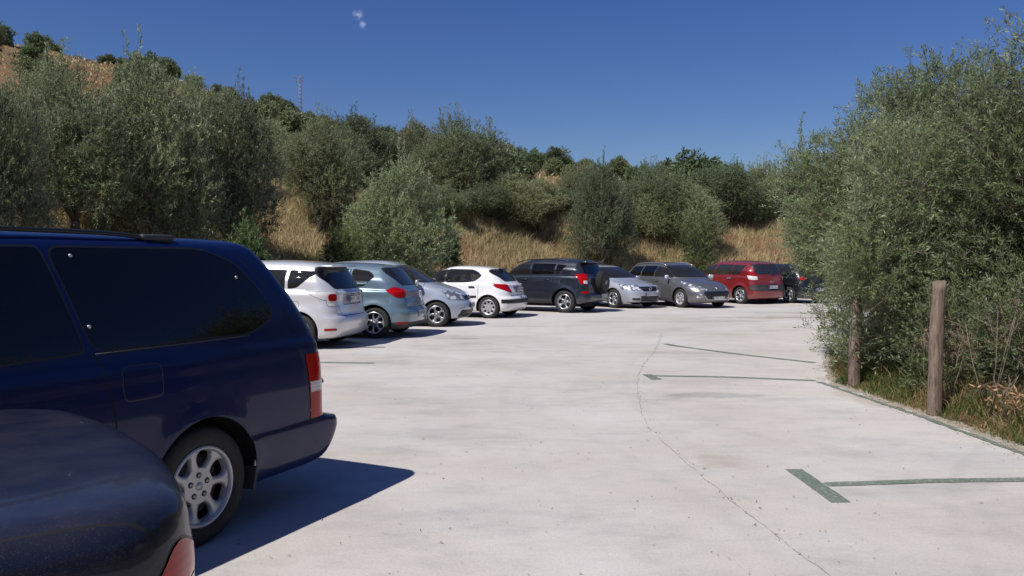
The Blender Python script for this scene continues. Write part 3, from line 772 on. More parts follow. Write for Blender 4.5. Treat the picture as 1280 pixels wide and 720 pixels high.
# more of the same row to the right and behind the camera (they show only in car glass or from a step aside)
for x, y, k, s in [(9.5, 12, 0, .95), (9.2, 7.5, 1, 1.0), (7.4, 4.6, 0, .9), (7.2, 0.5, 1, .95), (7.6, -4, 0, 1.05), (7.3, -9, 1, 1.0), (12, -14, 0, 1.2), (4, -19, 1, 1.2), (-3, -21, 0, 1.2), (10, 16.5, 1, .9), (13, 21, 0, 1.0), (-12, -6, 0, 1.2), (-12.5, 1, 1, 1.1), (-12, 8, 0, 1.1), (-11, -15, 1, 1.2)]:
    o = copy_thing(srcs[k][0], (x, y, gz_at(x, y)), random.uniform(0, 6.28), (s, s, s * .95)); tag(o, 'olive tree of the row round the car park, outside the picture', 'olive tree', 'olive trees round the car park')

# ------------------------------------------------------------------ grass
def blades(name, x, y, h, w, tone, lean, rng, matl, kind='stuff', zoff=-.02):
    N = len(x); z = terrain_z(x, y) + zoff
    a_ = rng.uniform(0, 6.28, N); ld = rng.uniform(0, 6.28, N); lm = lean * h * rng.uniform(.2, 1.2, N)
    dx, dy = np.cos(a_) * w / 2, np.sin(a_) * w / 2; lx, ly = np.cos(ld) * lm, np.sin(ld) * lm
    v = np.stack([np.stack([x - dx, y - dy, z], -1), np.stack([x + dx, y + dy, z], -1),
                  np.stack([x + dx * .8 + lx * .35, y + dy * .8 + ly * .35, z + h * .6], -1), np.stack([x + lx, y + ly, z + h * rng.uniform(.85, 1.0, N)], -1),
                  np.stack([x - dx * .8 + lx * .35, y - dy * .8 + ly * .35, z + h * .6], -1)], 1).reshape(-1, 3)
    b5 = np.arange(N)[:, None] * 5; f = np.stack([b5 + np.array([0, 1, 2]), b5 + np.array([0, 2, 4]), b5 + np.array([4, 2, 3])], 1).reshape(-1, 3)
    return tag(link(name, mesh_np(name, v, f, False, None, {'tone': np.repeat(tone, 5)}), matl), kind=kind)
def grassmat(name, stops, tr=.3):
    m = bpy.data.materials.new(name); m.use_nodes = True
    n, l = m.node_tree.nodes, m.node_tree.links; b = n['Principled BSDF']; out = n['Material Output']
    at = n.new('ShaderNodeAttribute'); at.attribute_name = 'tone'
    r = ramp(n, l, at.outputs['Fac'], stops); l.new(r.outputs[0], b.inputs['Base Color'])
    b.inputs['Roughness'].default_value = .7; b.inputs['Specular IOR Level'].default_value = .2
    tl = n.new('ShaderNodeBsdfTranslucent'); l.new(r.outputs[0], tl.inputs['Color'])
    ms = n.new('ShaderNodeMixShader'); ms.inputs[0].default_value = tr
    l.new(b.outputs[0], ms.inputs[1]); l.new(tl.outputs[0], ms.inputs[2]); l.new(ms.outputs[0], out.inputs['Surface'])
    return m
M['straw'] = grassmat('straw_grass', [(0, (.075, .10, .03)), (.22, (.17, .17, .06)), (.42, (.46, .38, .19)), (.65, (.62, .51, .30)), (.85, (.52, .38, .22)), (1, (.28, .17, .10))])
M['verge'] = grassmat('verge_grass', [(0, (.04, .075, .018)), (.45, (.075, .115, .03)), (.7, (.15, .16, .055)), (.85, (.36, .27, .14)), (1, (.40, .26, .15))])
rng = np.random.default_rng(77)
# straw bank, in clumps
NC = 21000
t = rng.uniform(0, 1, NC)
cum = np.concatenate([[0], np.cumsum(np.hypot(np.diff(FX[1:12]), np.diff(FY[1:12])))]); q = t * cum[-1]
cx = np.interp(q, cum, FX[1:12]); cy = np.interp(q, cum, FY[1:12])
i_ = np.clip(np.searchsorted(cum, q) - 1, 0, len(cum) - 2)
tx = np.diff(FX[1:12])[i_]; ty = np.diff(FY[1:12])[i_]; nn = np.hypot(tx, ty)
off = rng.uniform(.05, 1, NC) ** .8 * 11
cx = cx - ty / nn * off + rng.normal(size=NC) * .2; cy = cy + tx / nn * off + rng.normal(size=NC) * .2
ok = (foot_s(cx, cy) > .1) & (cx < 32); cx, cy = cx[ok], cy[ok]; NC = len(cx)
nb = 16
gxx = np.repeat(cx, nb) + rng.normal(size=NC * nb) * .13; gyy = np.repeat(cy, nb) + rng.normal(size=NC * nb) * .13
ctone = np.clip(.55 + .22 * wob(cx, cy, .5) + .16 * wob(cx, cy, 1.7, 3) + .12 * rng.normal(size=NC), .0, 1)
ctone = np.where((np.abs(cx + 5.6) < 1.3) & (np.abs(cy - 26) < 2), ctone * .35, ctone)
ch = np.clip(.50 + .20 * wob(cx, cy, .8, 1) + .14 * rng.normal(size=NC), .18, 1.1)
gt = np.clip(np.repeat(ctone, nb) + rng.normal(size=NC * nb) * .08, 0, 1); gh = np.repeat(ch, nb) * rng.uniform(.45, 1.15, NC * nb)
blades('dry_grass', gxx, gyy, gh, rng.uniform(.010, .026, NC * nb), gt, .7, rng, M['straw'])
# coarse dry tufts over the hillside
N = 90000; tt = rng.uniform(-.8, .62, N); dd_ = 34 + 175 * rng.random(N) ** .75; hx, hy = tt * dd_, dd_; hsx = foot_s(hx, hy); ok = (hsx > 7) & (hsx < 164); hx, hy, dd_ = hx[ok], hy[ok], dd_[ok]; N = len(hx)
tnk = 0; kp = (wob(hx, hy, .33, 2) + .5 * wob(hx, hy, 1.1) + rng.normal(size=N) * .35) > .15; hx, hy, dd_ = hx[kp], hy[kp], dd_[kp]; N = len(hx)
tnh = np.clip(.50 + .25 * wob(hx, hy, .15, 3) + .2 * rng.normal(size=N), 0, 1)
blades('hill_grass', hx, hy, rng.uniform(.25, .65, N), .05 + dd_ * .0016, tnh, .9, rng, M['straw'])
# green and dry grass of the right verge
N = 62000
y_ = rng.uniform(2.5, 19, N); vxx = np.interp(y_, VY, VX); x_ = vxx - .03 + rng.random(N) ** 1.6 * 4.2 + .06 * wob(vxx, y_, 4)
s_ = verge_s(x_, y_); ok = s_ > -.10; x_, y_, s_ = x_[ok], y_[ok], s_[ok]; N = len(x_)
tn = np.clip(.55 + .25 * wob(x_, y_, 1.3) + .2 * wob(x_, y_, 4.5, 2) + .15 * rng.normal(size=N) + .25 * (rng.random(N) < .12), 0, 1)
hh = np.clip((.06 + .38 * ss(-.05, .8, s_)) * (1 + .5 * wob(x_, y_, 2.1)) * rng.uniform(.5, 1.3, N), .05, .95)
blades('verge_grass', x_, y_, hh, rng.uniform(.005, .011, N), tn, .9, rng, M['verge'])
# tall dry weed stalks, each a plant
def weed(at, h, seed, label, matl='dead'):
    rng = np.random.default_rng(seed); mb = MB(); P = []; D = []; L_ = []
    for k in range(4):
        a_ = rng.uniform(0, 6.28); top = Vector((math.cos(a_) * .2 * h, math.sin(a_) * .2 * h, h * rng.uniform(.75, 1.05)))
        mid = top * .5 + Vector((rng.normal() * .03, rng.normal() * .03, .03))
        mb.tube([(0, 0, -.03), mid, top], [.006, .004, .002], 5)
        for q_ in range(7):
            f_ = rng.uniform(.45, 1); base = mid.lerp(top, (f_ - .4) / .6) if f_ > .4 else mid
            e = base + Vector(tuple(rng.normal(size=3) * .10)) + Vector((0, 0, .12)); mb.tube([base, e], [.003, .0015], 4)
            for _ in range(6): P.append(e.lerp(base, rng.random() * .7)[:]); D.append(unit(rng.normal(size=3) + np.array([0, 0, .5]))); L_.append(.06)
    root = empty('weed', (at[0], at[1], gz_at(*at))); mb.build('stalk', M['twig'], root)
    P = np.array(P); D = np.array(D)
    link('foliage', spray_mesh('foliage', P, D, np.array(L_), 3, .016, .006, rng.random(len(P)), rng, .0015), [M[matl], M['twig']], root)
    tag(root, label, 'weed', 'tall weeds on the right verge'); return root
W = [((4.62, 8.45), .95, 'tall dry weed right behind the bare wooden post'), ((4.75, 7.9), 1.15, 'tallest dry branching weed just right of the bare wooden post'), ((5.2, 7.8), .9, 'dry weed in the verge grass at the right edge'),
     ((4.7, 9.0), .7, 'low dry weed just left of the bare wooden post'), ((5.1, 9.6), .6, 'dry weed in the shade between the two posts'), ((4.85, 7.2), .6, 'short dry weed in front of the olive at the right edge'), ((5.5, 8.5), 1.1, 'dry weed among the olive branches at the right edge')]
for i, (p, h, lb) in enumerate(W): weed(p, h, 300 + i, lb)
# curled dead leaves of one withered plant by the post
def withered(at, label):
    rng = np.random.default_rng(9); N = 46
    N = 34; P = np.stack([rng.normal(size=N) * .10, rng.normal(size=N) * .10, rng.uniform(.02, .42, N)], -1); D = unit(rng.normal(size=(N, 3)) * .6 + np.array([0, 0, -.4]))
    root = empty('withered_plant', (at[0], at[1], gz_at(*at)))
    mb = MB(); [mb.tube([(0, 0, -.02), (rng.normal() * .06, rng.normal() * .06, .25), (rng.normal() * .12, rng.normal() * .12, .45)], [.006, .004, .002], 5) for _ in range(5)]; mb.build('stalk', M['twig'], root)
    link('dead_leaf_cluster', spray_mesh('dead_leaf_cluster', P, D, np.full(N, .10), 3, .075, .016, rng.uniform(.2, .8, N), rng, .003), [M['dead'], M['twig']], root)
    tag(root, label, 'plant')
withered((4.72, 7.55), 'withered plant with curled pinkish-brown leaves right of the wooden post')

# ------------------------------------------------------------------ litter of dry leaves and grit on the concrete
N = 1500
x_ = np.concatenate([rng.normal(size=620) * 2.4 + 1.0, np.interp(rng.uniform(3, 12, 900), VY, VX) ]); y_ = np.concatenate([3.2 + 8 * rng.random(620) ** 1.6, rng.uniform(3, 12, 900)])
x_[620:] = np.interp(y_[620:], VY, VX) - np.abs(rng.normal(size=900)) * .16
jx = np.array(jd); near = rng.integers(0, len(jx), 260); x_ = np.concatenate([x_, jx[near, 0] + rng.normal(size=260) * .035]); y_ = np.concatenate([y_, jx[near, 1] + rng.normal(size=260) * .05])
N = len(x_); a_ = rng.uniform(0, 6.28, N); ln = rng.uniform(.0025, .013, N) * (1 + .6 * (rng.random(N) < .1)); wd = ln * rng.uniform(.18, .45, N)
ca, sa = np.cos(a_), np.sin(a_); zz = .007 + 0 * x_; zt = zz + rng.uniform(.001, .008, N)
v = np.stack([np.stack([x_ - ca * ln, y_ - sa * ln, zz], -1), np.stack([x_ + sa * wd, y_ - ca * wd, zz], -1), np.stack([x_ + ca * ln, y_ + sa * ln, zt], -1), np.stack([x_ - sa * wd, y_ + ca * wd, zt], -1)], 1).reshape(-1, 3)
M['litter'] = grassmat('litter', [(0, (.15, .11, .08)), (.5, (.26, .20, .14)), (1, (.35, .26, .17))], .1)
tag(link('leaf_litter', mesh_np('leaf_litter', v, np.arange(N * 4).reshape(N, 4), False, None, {'tone': np.repeat(rng.random(N), 4)}), M['litter']), kind='stuff')

# ------------------------------------------------------------------ wooden posts
mw, n, l, b = mat('weathered_wood'); tc = n.new('ShaderNodeTexCoord')
g1 = noise(n, l, tc, 9, 8, .7, sc3=(6, 6, .7)); g2 = noise(n, l, tc, 4, 5, .6)
w1 = ramp(n, l, g1.outputs['Fac'], [(.32, (.075, .055, .042)), (.5, (.20, .15, .115)), (.7, (.30, .245, .20))])
w2 = ramp(n, l, g2.outputs['Fac'], [(.3, (.7, .68, .66)), (.7, (1.15, 1.1, 1.05))])
l.new(mul(n, l, w1.outputs[0], w2.outputs[0]), b.inputs['Base Color']); b.inputs['Roughness'].default_value = .9
bp = n.new('ShaderNodeBump'); bp.inputs['Strength'].default_value = 1; bp.inputs['Distance'].default_value = .01
l.new(g1.outputs['Fac'], bp.inputs['Height']); l.new(bp.outputs[0], b.inputs['Normal'])
def post(at, h, w, lean, label, seed):
    rnd = random.Random(seed); nl = 18; k = 16; vs = []; fs = []
    for j in range(nl + 1):
        t = j / nl; z = -.3 + (h + .3) * t; cxx = lean[0] * t + .008 * math.sin(t * 5 + seed); cyy = lean[1] * t
        sq = w / 2 * (1.06 - .10 * t + .03 * math.sin(t * 11 + seed))
        for i in range(k):
            a_ = 2 * math.pi * (i + .5) / k; c_, s_ = math.cos(a_), math.sin(a_)
            e = 6; rr_ = sq / ((abs(c_) ** e + abs(s_) ** e) ** (1 / e)) + rnd.uniform(-.002, .002)
            zz_ = z + (0 if j < nl else .012 * math.cos(a_ - .5) + rnd.uniform(-.004, .004))
            vs.append((cxx + rr_ * c_, cyy + rr_ * s_, zz_))
    for j in range(nl):
        for i in range(k): fs.append((j * k + i, j * k + (i + 1) % k, (j + 1) * k + (i + 1) % k, (j + 1) * k + i))
    fs.append(tuple(nl * k + i for i in range(k)))
    mb = MB(); mb.add(vs, fs, 0, True); o = mb.build('wooden_post', mw)
    me = o.data; me.polygons[len(me.polygons) - 1].use_smooth = False
    o.location = (at[0], at[1], 0.0); o.rotation_euler = (0, 0, R(12)); return tag(o, label, 'post', 'wooden posts along the verge')
post((4.35, 8.22), 1.385, .115, (.075, .02), 'bare weathered wooden post in the sun at the verge edge', 1)
post((4.36, 10.15), 1.15, .12, (.03, .0), 'shaded wooden post under the overhanging olive, left of the sunny one', 2)

# ------------------------------------------------------------------ lattice mast on the ridge
t = (377 - 640) / 1000; d = 168.0; x = t * d; zb = gz_at(x, d); H_ = CAM_H + (326 - 97) / 1000 * d - zb
root = empty('lattice_mast', (x, d, zb)); mb = MB()
mm_ = simple('galvanised_steel', (.22, .23, .24), .6, .3)
for sx in (-1, 1):
    for sy in (-1, 1): mb.tube([(sx * .38, sy * .38, -.5), (sx * .16, sy * .16, H_)], .03, 5)
zs = np.linspace(0, H_, 14)
for i in range(len(zs) - 1):
    w0, w1_ = [.38 + (.16 - .38) * z_ / H_ for z_ in (zs[i], zs[i + 1])]
    for sg in (-1, 1):
        mb.tube([(-w0, sg * w0, zs[i]), (w1_, sg * w1_, zs[i + 1])], .015, 4); mb.tube([(w0, sg * w0, zs[i]), (-w1_, sg * w1_, zs[i + 1])], .03, 4)
        mb.tube([(sg * w0, -w0, zs[i]), (sg * w1_, w1_, zs[i + 1])], .015, 4)
mb.build('mast_frame', mm_, root)
for z_, hw_ in ((H_ - .1, 1.3), (H_ - .9, 1.0)):
    c = MB(); c.box((-.15, 0, z_), (hw_ * 1.5, .12, .10)); arm = c.build('cross_arm', mm_, root)
    ii_ = MB(); [ii_.tube([(xx, 0, z_ - .05), (xx, 0, z_ - .35)], .05, 6) for xx in (-hw_ * .8, hw_ * .5)]; ii_.build('insulator', M['plastic'], arm)
tag(root, 'thin grey lattice power mast standing on the left skyline ridge', 'power mast')
# ------------------------------------------------------------------ cars
def pchip(x, y, xq):
    x = np.asarray(x, float); y = np.asarray(y, float); h = np.diff(x); d = np.diff(y) / h
    m_ = np.zeros(len(x)); m_[0] = d[0]; m_[-1] = d[-1]
    for i in range(1, len(x) - 1):
        if d[i - 1] * d[i] > 0:
            w1 = 2 * h[i] + h[i - 1]; w2 = h[i] + 2 * h[i - 1]; m_[i] = (w1 + w2) / (w1 / d[i - 1] + w2 / d[i])
    i = np.clip(np.searchsorted(x, xq) - 1, 0, len(x) - 2); t = (xq - x[i]) / h[i]
    return (2 * t**3 - 3 * t**2 + 1) * y[i] + (t**3 - 2 * t**2 + t) * h[i] * m_[i] + (-2 * t**3 + 3 * t**2) * y[i + 1] + (t**3 - t**2) * h[i] * m_[i + 1]

def hull2(pts):
    pts = sorted(set((round(a, 5), round(b, 5)) for a, b in pts))
    def half(ps):
        o = []
        for p in ps:
            while len(o) > 1 and (o[-1][0] - o[-2][0]) * (p[1] - o[-2][1]) - (o[-1][1] - o[-2][1]) * (p[0] - o[-2][0]) <= 1e-9: o.pop()
            o.append(p)
        return o
    return half(pts)[:-1] + half(pts[::-1])[:-1]
def round2(poly, r, n=4):
    if r <= 0: return poly
    out = []; k = len(poly)
    for i in range(k):
        p = Vector(poly[i]); a_ = Vector(poly[i - 1]) - p; b_ = Vector(poly[(i + 1) % k]) - p
        la, lb = a_.length, b_.length; rr_ = min(r, la * .45, lb * .45); a_.normalize(); b_.normalize()
        p0, p1 = p + a_ * rr_, p + b_ * rr_
        for j in range(n + 1):
            t = j / n; q = p0 * (1 - t)**2 + p * 2 * t * (1 - t) + p1 * t * t; out.append((q.x, q.y))
    return out
def grow2(poly, g):
    c = Vector((sum(p[0] for p in poly) / len(poly), sum(p[1] for p in poly) / len(poly))); out = []; k = len(poly)
    for i in range(k):
        a_, p, b_ = Vector(poly[i - 1]), Vector(poly[i]), Vector(poly[(i + 1) % k])
        e1 = (p - a_).normalized(); e2 = (b_ - p).normalized(); n1 = Vector((e1.y, -e1.x)); n2 = Vector((e2.y, -e2.x))
        q = (n1 + n2); ln = q.length
        q = q / ln if ln > 1e-6 else n1
        out.append(tuple(p + q * g / max(.35, q.dot(n1))))
    return out

class Car:
    """A car body shell lofted from rounded outlines stacked in height; openings, lamps and panels are cut from the shell itself.
    x runs from the rear bumper (0) to the nose (L), y to the car's left, z up."""
    def __init__(c, L, W, rows, arch=.05, x0=None, tr=.05, tf=.10, bow_r=.05, bow_f=.12, wheels=(.8, 3.4), R_=.31, flare=.02, archR=None, ns=64, nlev=58, belt=1.0, beltrise=0.0, shoulder=None, sillz=.2):
        c.L, c.W = L, W; c.wheels = wheels; c.R = R_; c.archR = archR or R_ + .055; c.hw = W / 2
        rows = np.array(rows, float)   # z, xr, xf, w, cr, cf
        dd = np.concatenate([[0], np.cumsum(np.sqrt(np.diff(rows[:, 0])**2 + (.5 * np.diff(rows[:, 1]))**2 + (.35 * np.diff(rows[:, 2]))**2 + np.diff(rows[:, 3])**2) + .01)])
        q = np.linspace(0, dd[-1], nlev)
        z, xr, xf, w, cr, cf = [pchip(dd, rows[:, i], q) for i in range(6)]
        nc, nr = 7, 9
        bm = bmesh.new(); rings = []
        x0 = x0 if x0 is not None else L * .45
        zt = rows[-1, 0]
        def shape(x, y, zz, lev_xr, lev_xf, lev_w):
            yy = abs(y) / c.hw
            span = max(lev_xf - lev_xr, .3)
            ur = np.clip(1 - (x - lev_xr) / (span * .30), 0, 1); uf = np.clip(1 - (lev_xf - x) / (span * .35), 0, 1)
            x = x + bow_r * yy**2 * (ur**1) - bow_f * yy**2 * (uf**1)
            t_ = tr * ur**2 + tf * uf**2
            y = y * (1 - t_)
            if zz > belt - .25:
                k = min(1, (zz - (belt - .25)) / .35)
                zz = zz - k * arch * ((x - x0) / (L * .35))**2 * (1 if zz > belt else .3)
                zz += k * 0
            zz += beltrise * 0
            return x, y, zz
        for j in range(nlev):
            pts = []; a_, b_, wd = xr[j], xf[j], w[j]
            rc = min(cr[j], wd * .8, (b_ - a_) * .3); fc = min(cf[j], wd * .8, (b_ - a_) * .3)
            for i in range(nr): pts.append((a_, (wd - rc) * i / nr))
            for i in range(nc):
                an = math.pi / 2 * i / nc; pts.append((a_ + rc * (1 - math.cos(an)), wd - rc + rc * math.sin(an)))
            for i in range(ns + 1): pts.append((a_ + rc + (b_ - fc - a_ - rc) * i / ns, wd))
            for i in range(1, nc + 1):
                an = math.pi / 2 * i / nc; pts.append((b_ - fc + fc * math.sin(an), wd - fc + fc * math.cos(an)))
            for i in range(1, nr + 1): pts.append((b_, (wd - fc) * (1 - i / nr)))
            full = pts + [(x, -y) for x, y in pts[1:-1][::-1]]
            ring = []
            for x, y in full:
                X, Y, Z = shape(x, y, z[j], a_, b_, wd)
                # wheel-arch flares and side modelling
                if abs(y) > wd * .6 and Z < belt:
                    for xa in wheels:
                        dr = math.hypot(X - xa, Z - c.R) - c.archR
                        Y += math.copysign(flare * math.exp(-(max(dr, 0) / .07)**2), Y)
                    if shoulder:
                        for sz, amp, wid in shoulder:
                            Y += math.copysign(amp * math.exp(-((Z - sz) / wid)**2), Y)
                ring.append(bm.verts.new((X, Y, Z)))
            rings.append(ring)
        K = len(rings[0]); H = len(pts)
        for j in range(nlev - 1):
            for i in range(K):
                bm.faces.new((rings[j][i], rings[j + 1][i], rings[j + 1][(i + 1) % K], rings[j][(i + 1) % K]))
        top = rings[-1]
        for i in range(H - 1):
            a_, b_ = i, i + 1; ma, mb_ = (K - a_) % K, (K - b_) % K
            vs = [top[a_], top[ma], top[mb_], top[b_]]
            vs2 = []
            for v in vs:
                if v not in vs2: vs2.append(v)
            if len(vs2) >= 3:
                try: bm.faces.new(vs2)
                except ValueError: pass
        bmesh.ops.recalc_face_normals(bm, faces=bm.faces)
        bm.normal_update()
        # outward check
        if sum(f.normal.y * f.calc_area() * (1 if f.calc_center_median().y > 0 else -1) for f in bm.faces) < 0:
            bmesh.ops.reverse_faces(bm, faces=bm.faces); bm.normal_update()
        c.bm = bm; c.tag = bm.faces.layers.int.new('pid'); c.parts = {}; c.np_ = 0
        for xa in wheels:
            for sg in (1, -1):
                pol = [(-(xa + c.archR * math.cos(a_)) * sg, c.R + c.archR * math.sin(a_)) for a_ in np.linspace(0, 2 * math.pi, 40, endpoint=False)]
                for f in c.cut2(pol, 90 * sg, thr=.2): f[c.tag] = -1

    def axes(c, phi, view='h'):
        if view == 't': return Vector((0, 0, 1)), Vector((1, 0, 0)), Vector((0, 1, 0))
        p = R(phi); return Vector((math.cos(p), math.sin(p), 0)), Vector((-math.sin(p), math.cos(p), 0)), Vector((0, 0, 1))
    def cut2(c, poly2, phi, view='h', thr=.25, own=None, lim=None):
        d, t1, t2 = c.axes(phi, view); poly = hull2(poly2); bm = c.bm
        u0 = min(p[0] for p in poly) ; u1 = max(p[0] for p in poly); v0 = min(p[1] for p in poly); v1 = max(p[1] for p in poly)
        cand = []
        for f in bm.faces:
            if f[c.tag] == -1 or (own is not None and f[c.tag] != own) or f.normal.dot(d) < thr: continue
            if lim and not lim(f.calc_center_median()): continue
            us = [v.co.dot(t1) for v in f.verts]
            if max(us) < u0 or min(us) > u1: continue
            vs = [v.co.dot(t2) for v in f.verts]
            if max(vs) < v0 or min(vs) > v1: continue
            cand.append(f)
        k = len(poly)
        for i in range(k):
            if not cand: break
            a_, b_ = poly[i], poly[(i + 1) % k]; e = (b_[0] - a_[0], b_[1] - a_[1]); no = t1 * e[1] - t2 * e[0]
            co = t1 * a_[0] + t2 * a_[1]
            geom = list({*cand, *(e_ for f in cand for e_ in f.edges), *(v for f in cand for v in f.verts)})
            r = bmesh.ops.bisect_plane(bm, geom=geom, dist=1e-5, plane_co=co, plane_no=no)
            fs = {g for g in r['geom'] if isinstance(g, bmesh.types.BMFace)} | {f for f in cand if f.is_valid}
            cand = [f for f in fs if f.is_valid and (f.calc_center_median() - co).dot(no) < 0]
        return cand
    def proj(c, pts, phi, view='h'):
        d, t1, t2 = c.axes(phi, view); return [(Vector(p).dot(t1), Vector(p).dot(t2)) for p in pts]
    def region(c, pts3, phi, name=None, mats=None, trim=0.0, trim_mat=1, rad=0.0, view='h', thr=.25, own=None, push=0.0, mirror=False, lim=None, label=None, parent=None, paintslot=None):
        """cut a convex patch out of the shell. name=None only repaints it with body slot paintslot"""
        out = []
        for sg in ((1, -1) if mirror else (1,)):
            p3 = [(x, y * sg, z) for x, y, z in pts3]; ph = phi * sg if view == 'h' else phi
            lm = lim
            if view == 't' and mirror: pass
            pol = hull2(c.proj(p3, ph, view)); pol = hull2(round2(pol, rad))
            if trim > 0:
                for f in c.cut2(grow2(pol, trim), ph, view, thr, own, lm):
                    if f[c.tag] == 0: f.material_index = trim_mat
            fs = c.cut2(pol, ph, view, thr, own, lm)
            if name:
                c.np_ += 1; pid = c.np_; c.parts[pid] = (name, mats, push, label, parent)
                for f in fs: f[c.tag] = pid
                out.append(pid)
            elif paintslot is not None:
                for f in fs: f.material_index = paintslot
        return out
    def seam(c, pts3, phi, width=.006, slot=2, view='h', thr=.2, mirror=False, own=None):
        for i in range(len(pts3) - 1):
            for sg in ((1, -1) if mirror else (1,)):
                a_ = (pts3[i][0], pts3[i][1] * sg, pts3[i][2]); b_ = (pts3[i + 1][0], pts3[i + 1][1] * sg, pts3[i + 1][2])
                ph = phi * sg; A, B = [Vector(p) for p in c.proj([a_, b_], ph, view)]
                t = (B - A).normalized(); n_ = Vector((-t.y, t.x)) * width / 2; A = A - t * width * .4; B = B + t * width * .4
                for f in c.cut2([tuple(A + n_), tuple(A - n_), tuple(B - n_), tuple(B + n_)], ph, view, thr, own): f.material_index = slot
    def finish(c, root, mats):
        bm = c.bm
        c.root = root; c.mats = mats
        bm.normal_update()
        # lips turned in round the wheel openings
        holes = [f for f in bm.faces if f[c.tag] == -1]
        groups = {}
        for f in bm.faces: groups.setdefault(f[c.tag], []).append(f)
        c.objs = {}
        def emit(fs, name, ml, push, parent):
            vm = {}; vs = []; nr = []; fc = []; mi = []
            for f in fs:
                idx = []
                for v in f.verts:
                    if v not in vm: vm[v] = len(vs); vs.append(v.co + v.normal * push - Vector((c.L / 2, 0, 0))); nr.append(v.normal.copy())
                    idx.append(vm[v])
                fc.append(idx); mi.append(f.material_index)
            me = bpy.data.meshes.new(name); me.from_pydata(vs, [], fc)
            me.polygons.foreach_set('use_smooth', [True] * len(fc)); me.update()
            for m_ in ml: me.materials.append(m_)
            me.polygons.foreach_set('material_index', mi if len(ml) > 1 else [0] * len(fc))
            me.normals_split_custom_set_from_vertices(nr)
            return link(name, me, None, parent)
        body_fs = groups.get(0, [])
        c.body = emit(body_fs, 'body', mats, 0.0, root)
        # lip
        lv = []; lf = []
        for f in body_fs + [g for k, v in groups.items() if k > 0 for g in v]:
            for e in f.edges:
                if any(g[c.tag] == -1 for g in e.link_faces):
                    a_, b_ = e.verts[0].co, e.verts[1].co; s_ = math.copysign(1, a_.y); o = len(lv); dx = Vector((c.L / 2, 0, 0))
                    lv += [a_ - dx, b_ - dx, b_ - dx - Vector((0, .09 * s_, 0)), a_ - dx - Vector((0, .09 * s_, 0))]; lf.append((o, o + 1, o + 2, o + 3))
        for xa in c.wheels:
            for sg in (1, -1):
                mb = MB()
                for q in lf:
                    p_ = lv[q[0]]
                    if p_.y * sg > 0 and abs(p_.x + c.L / 2 - xa) < c.archR + .1: mb.add([lv[k] for k in q], [(0, 1, 2, 3)])
                if mb.v: mb.build('wheel_arch_lip', M['black'], root)
        for pid, (name, ml, push, label, parent) in c.parts.items():
            fs = groups.get(pid)
            if not fs: continue
            par = c.objs.get(parent[0]) if isinstance(parent, (list, tuple)) else root
            o = emit(fs, name, ml if isinstance(ml, (list, tuple)) else [ml], push, par or root)
            if label: o['label'] = label
            c.objs[pid] = o
        bm.free()
    def off(c, p): return Vector((p[0] - c.L / 2, p[1], p[2]))

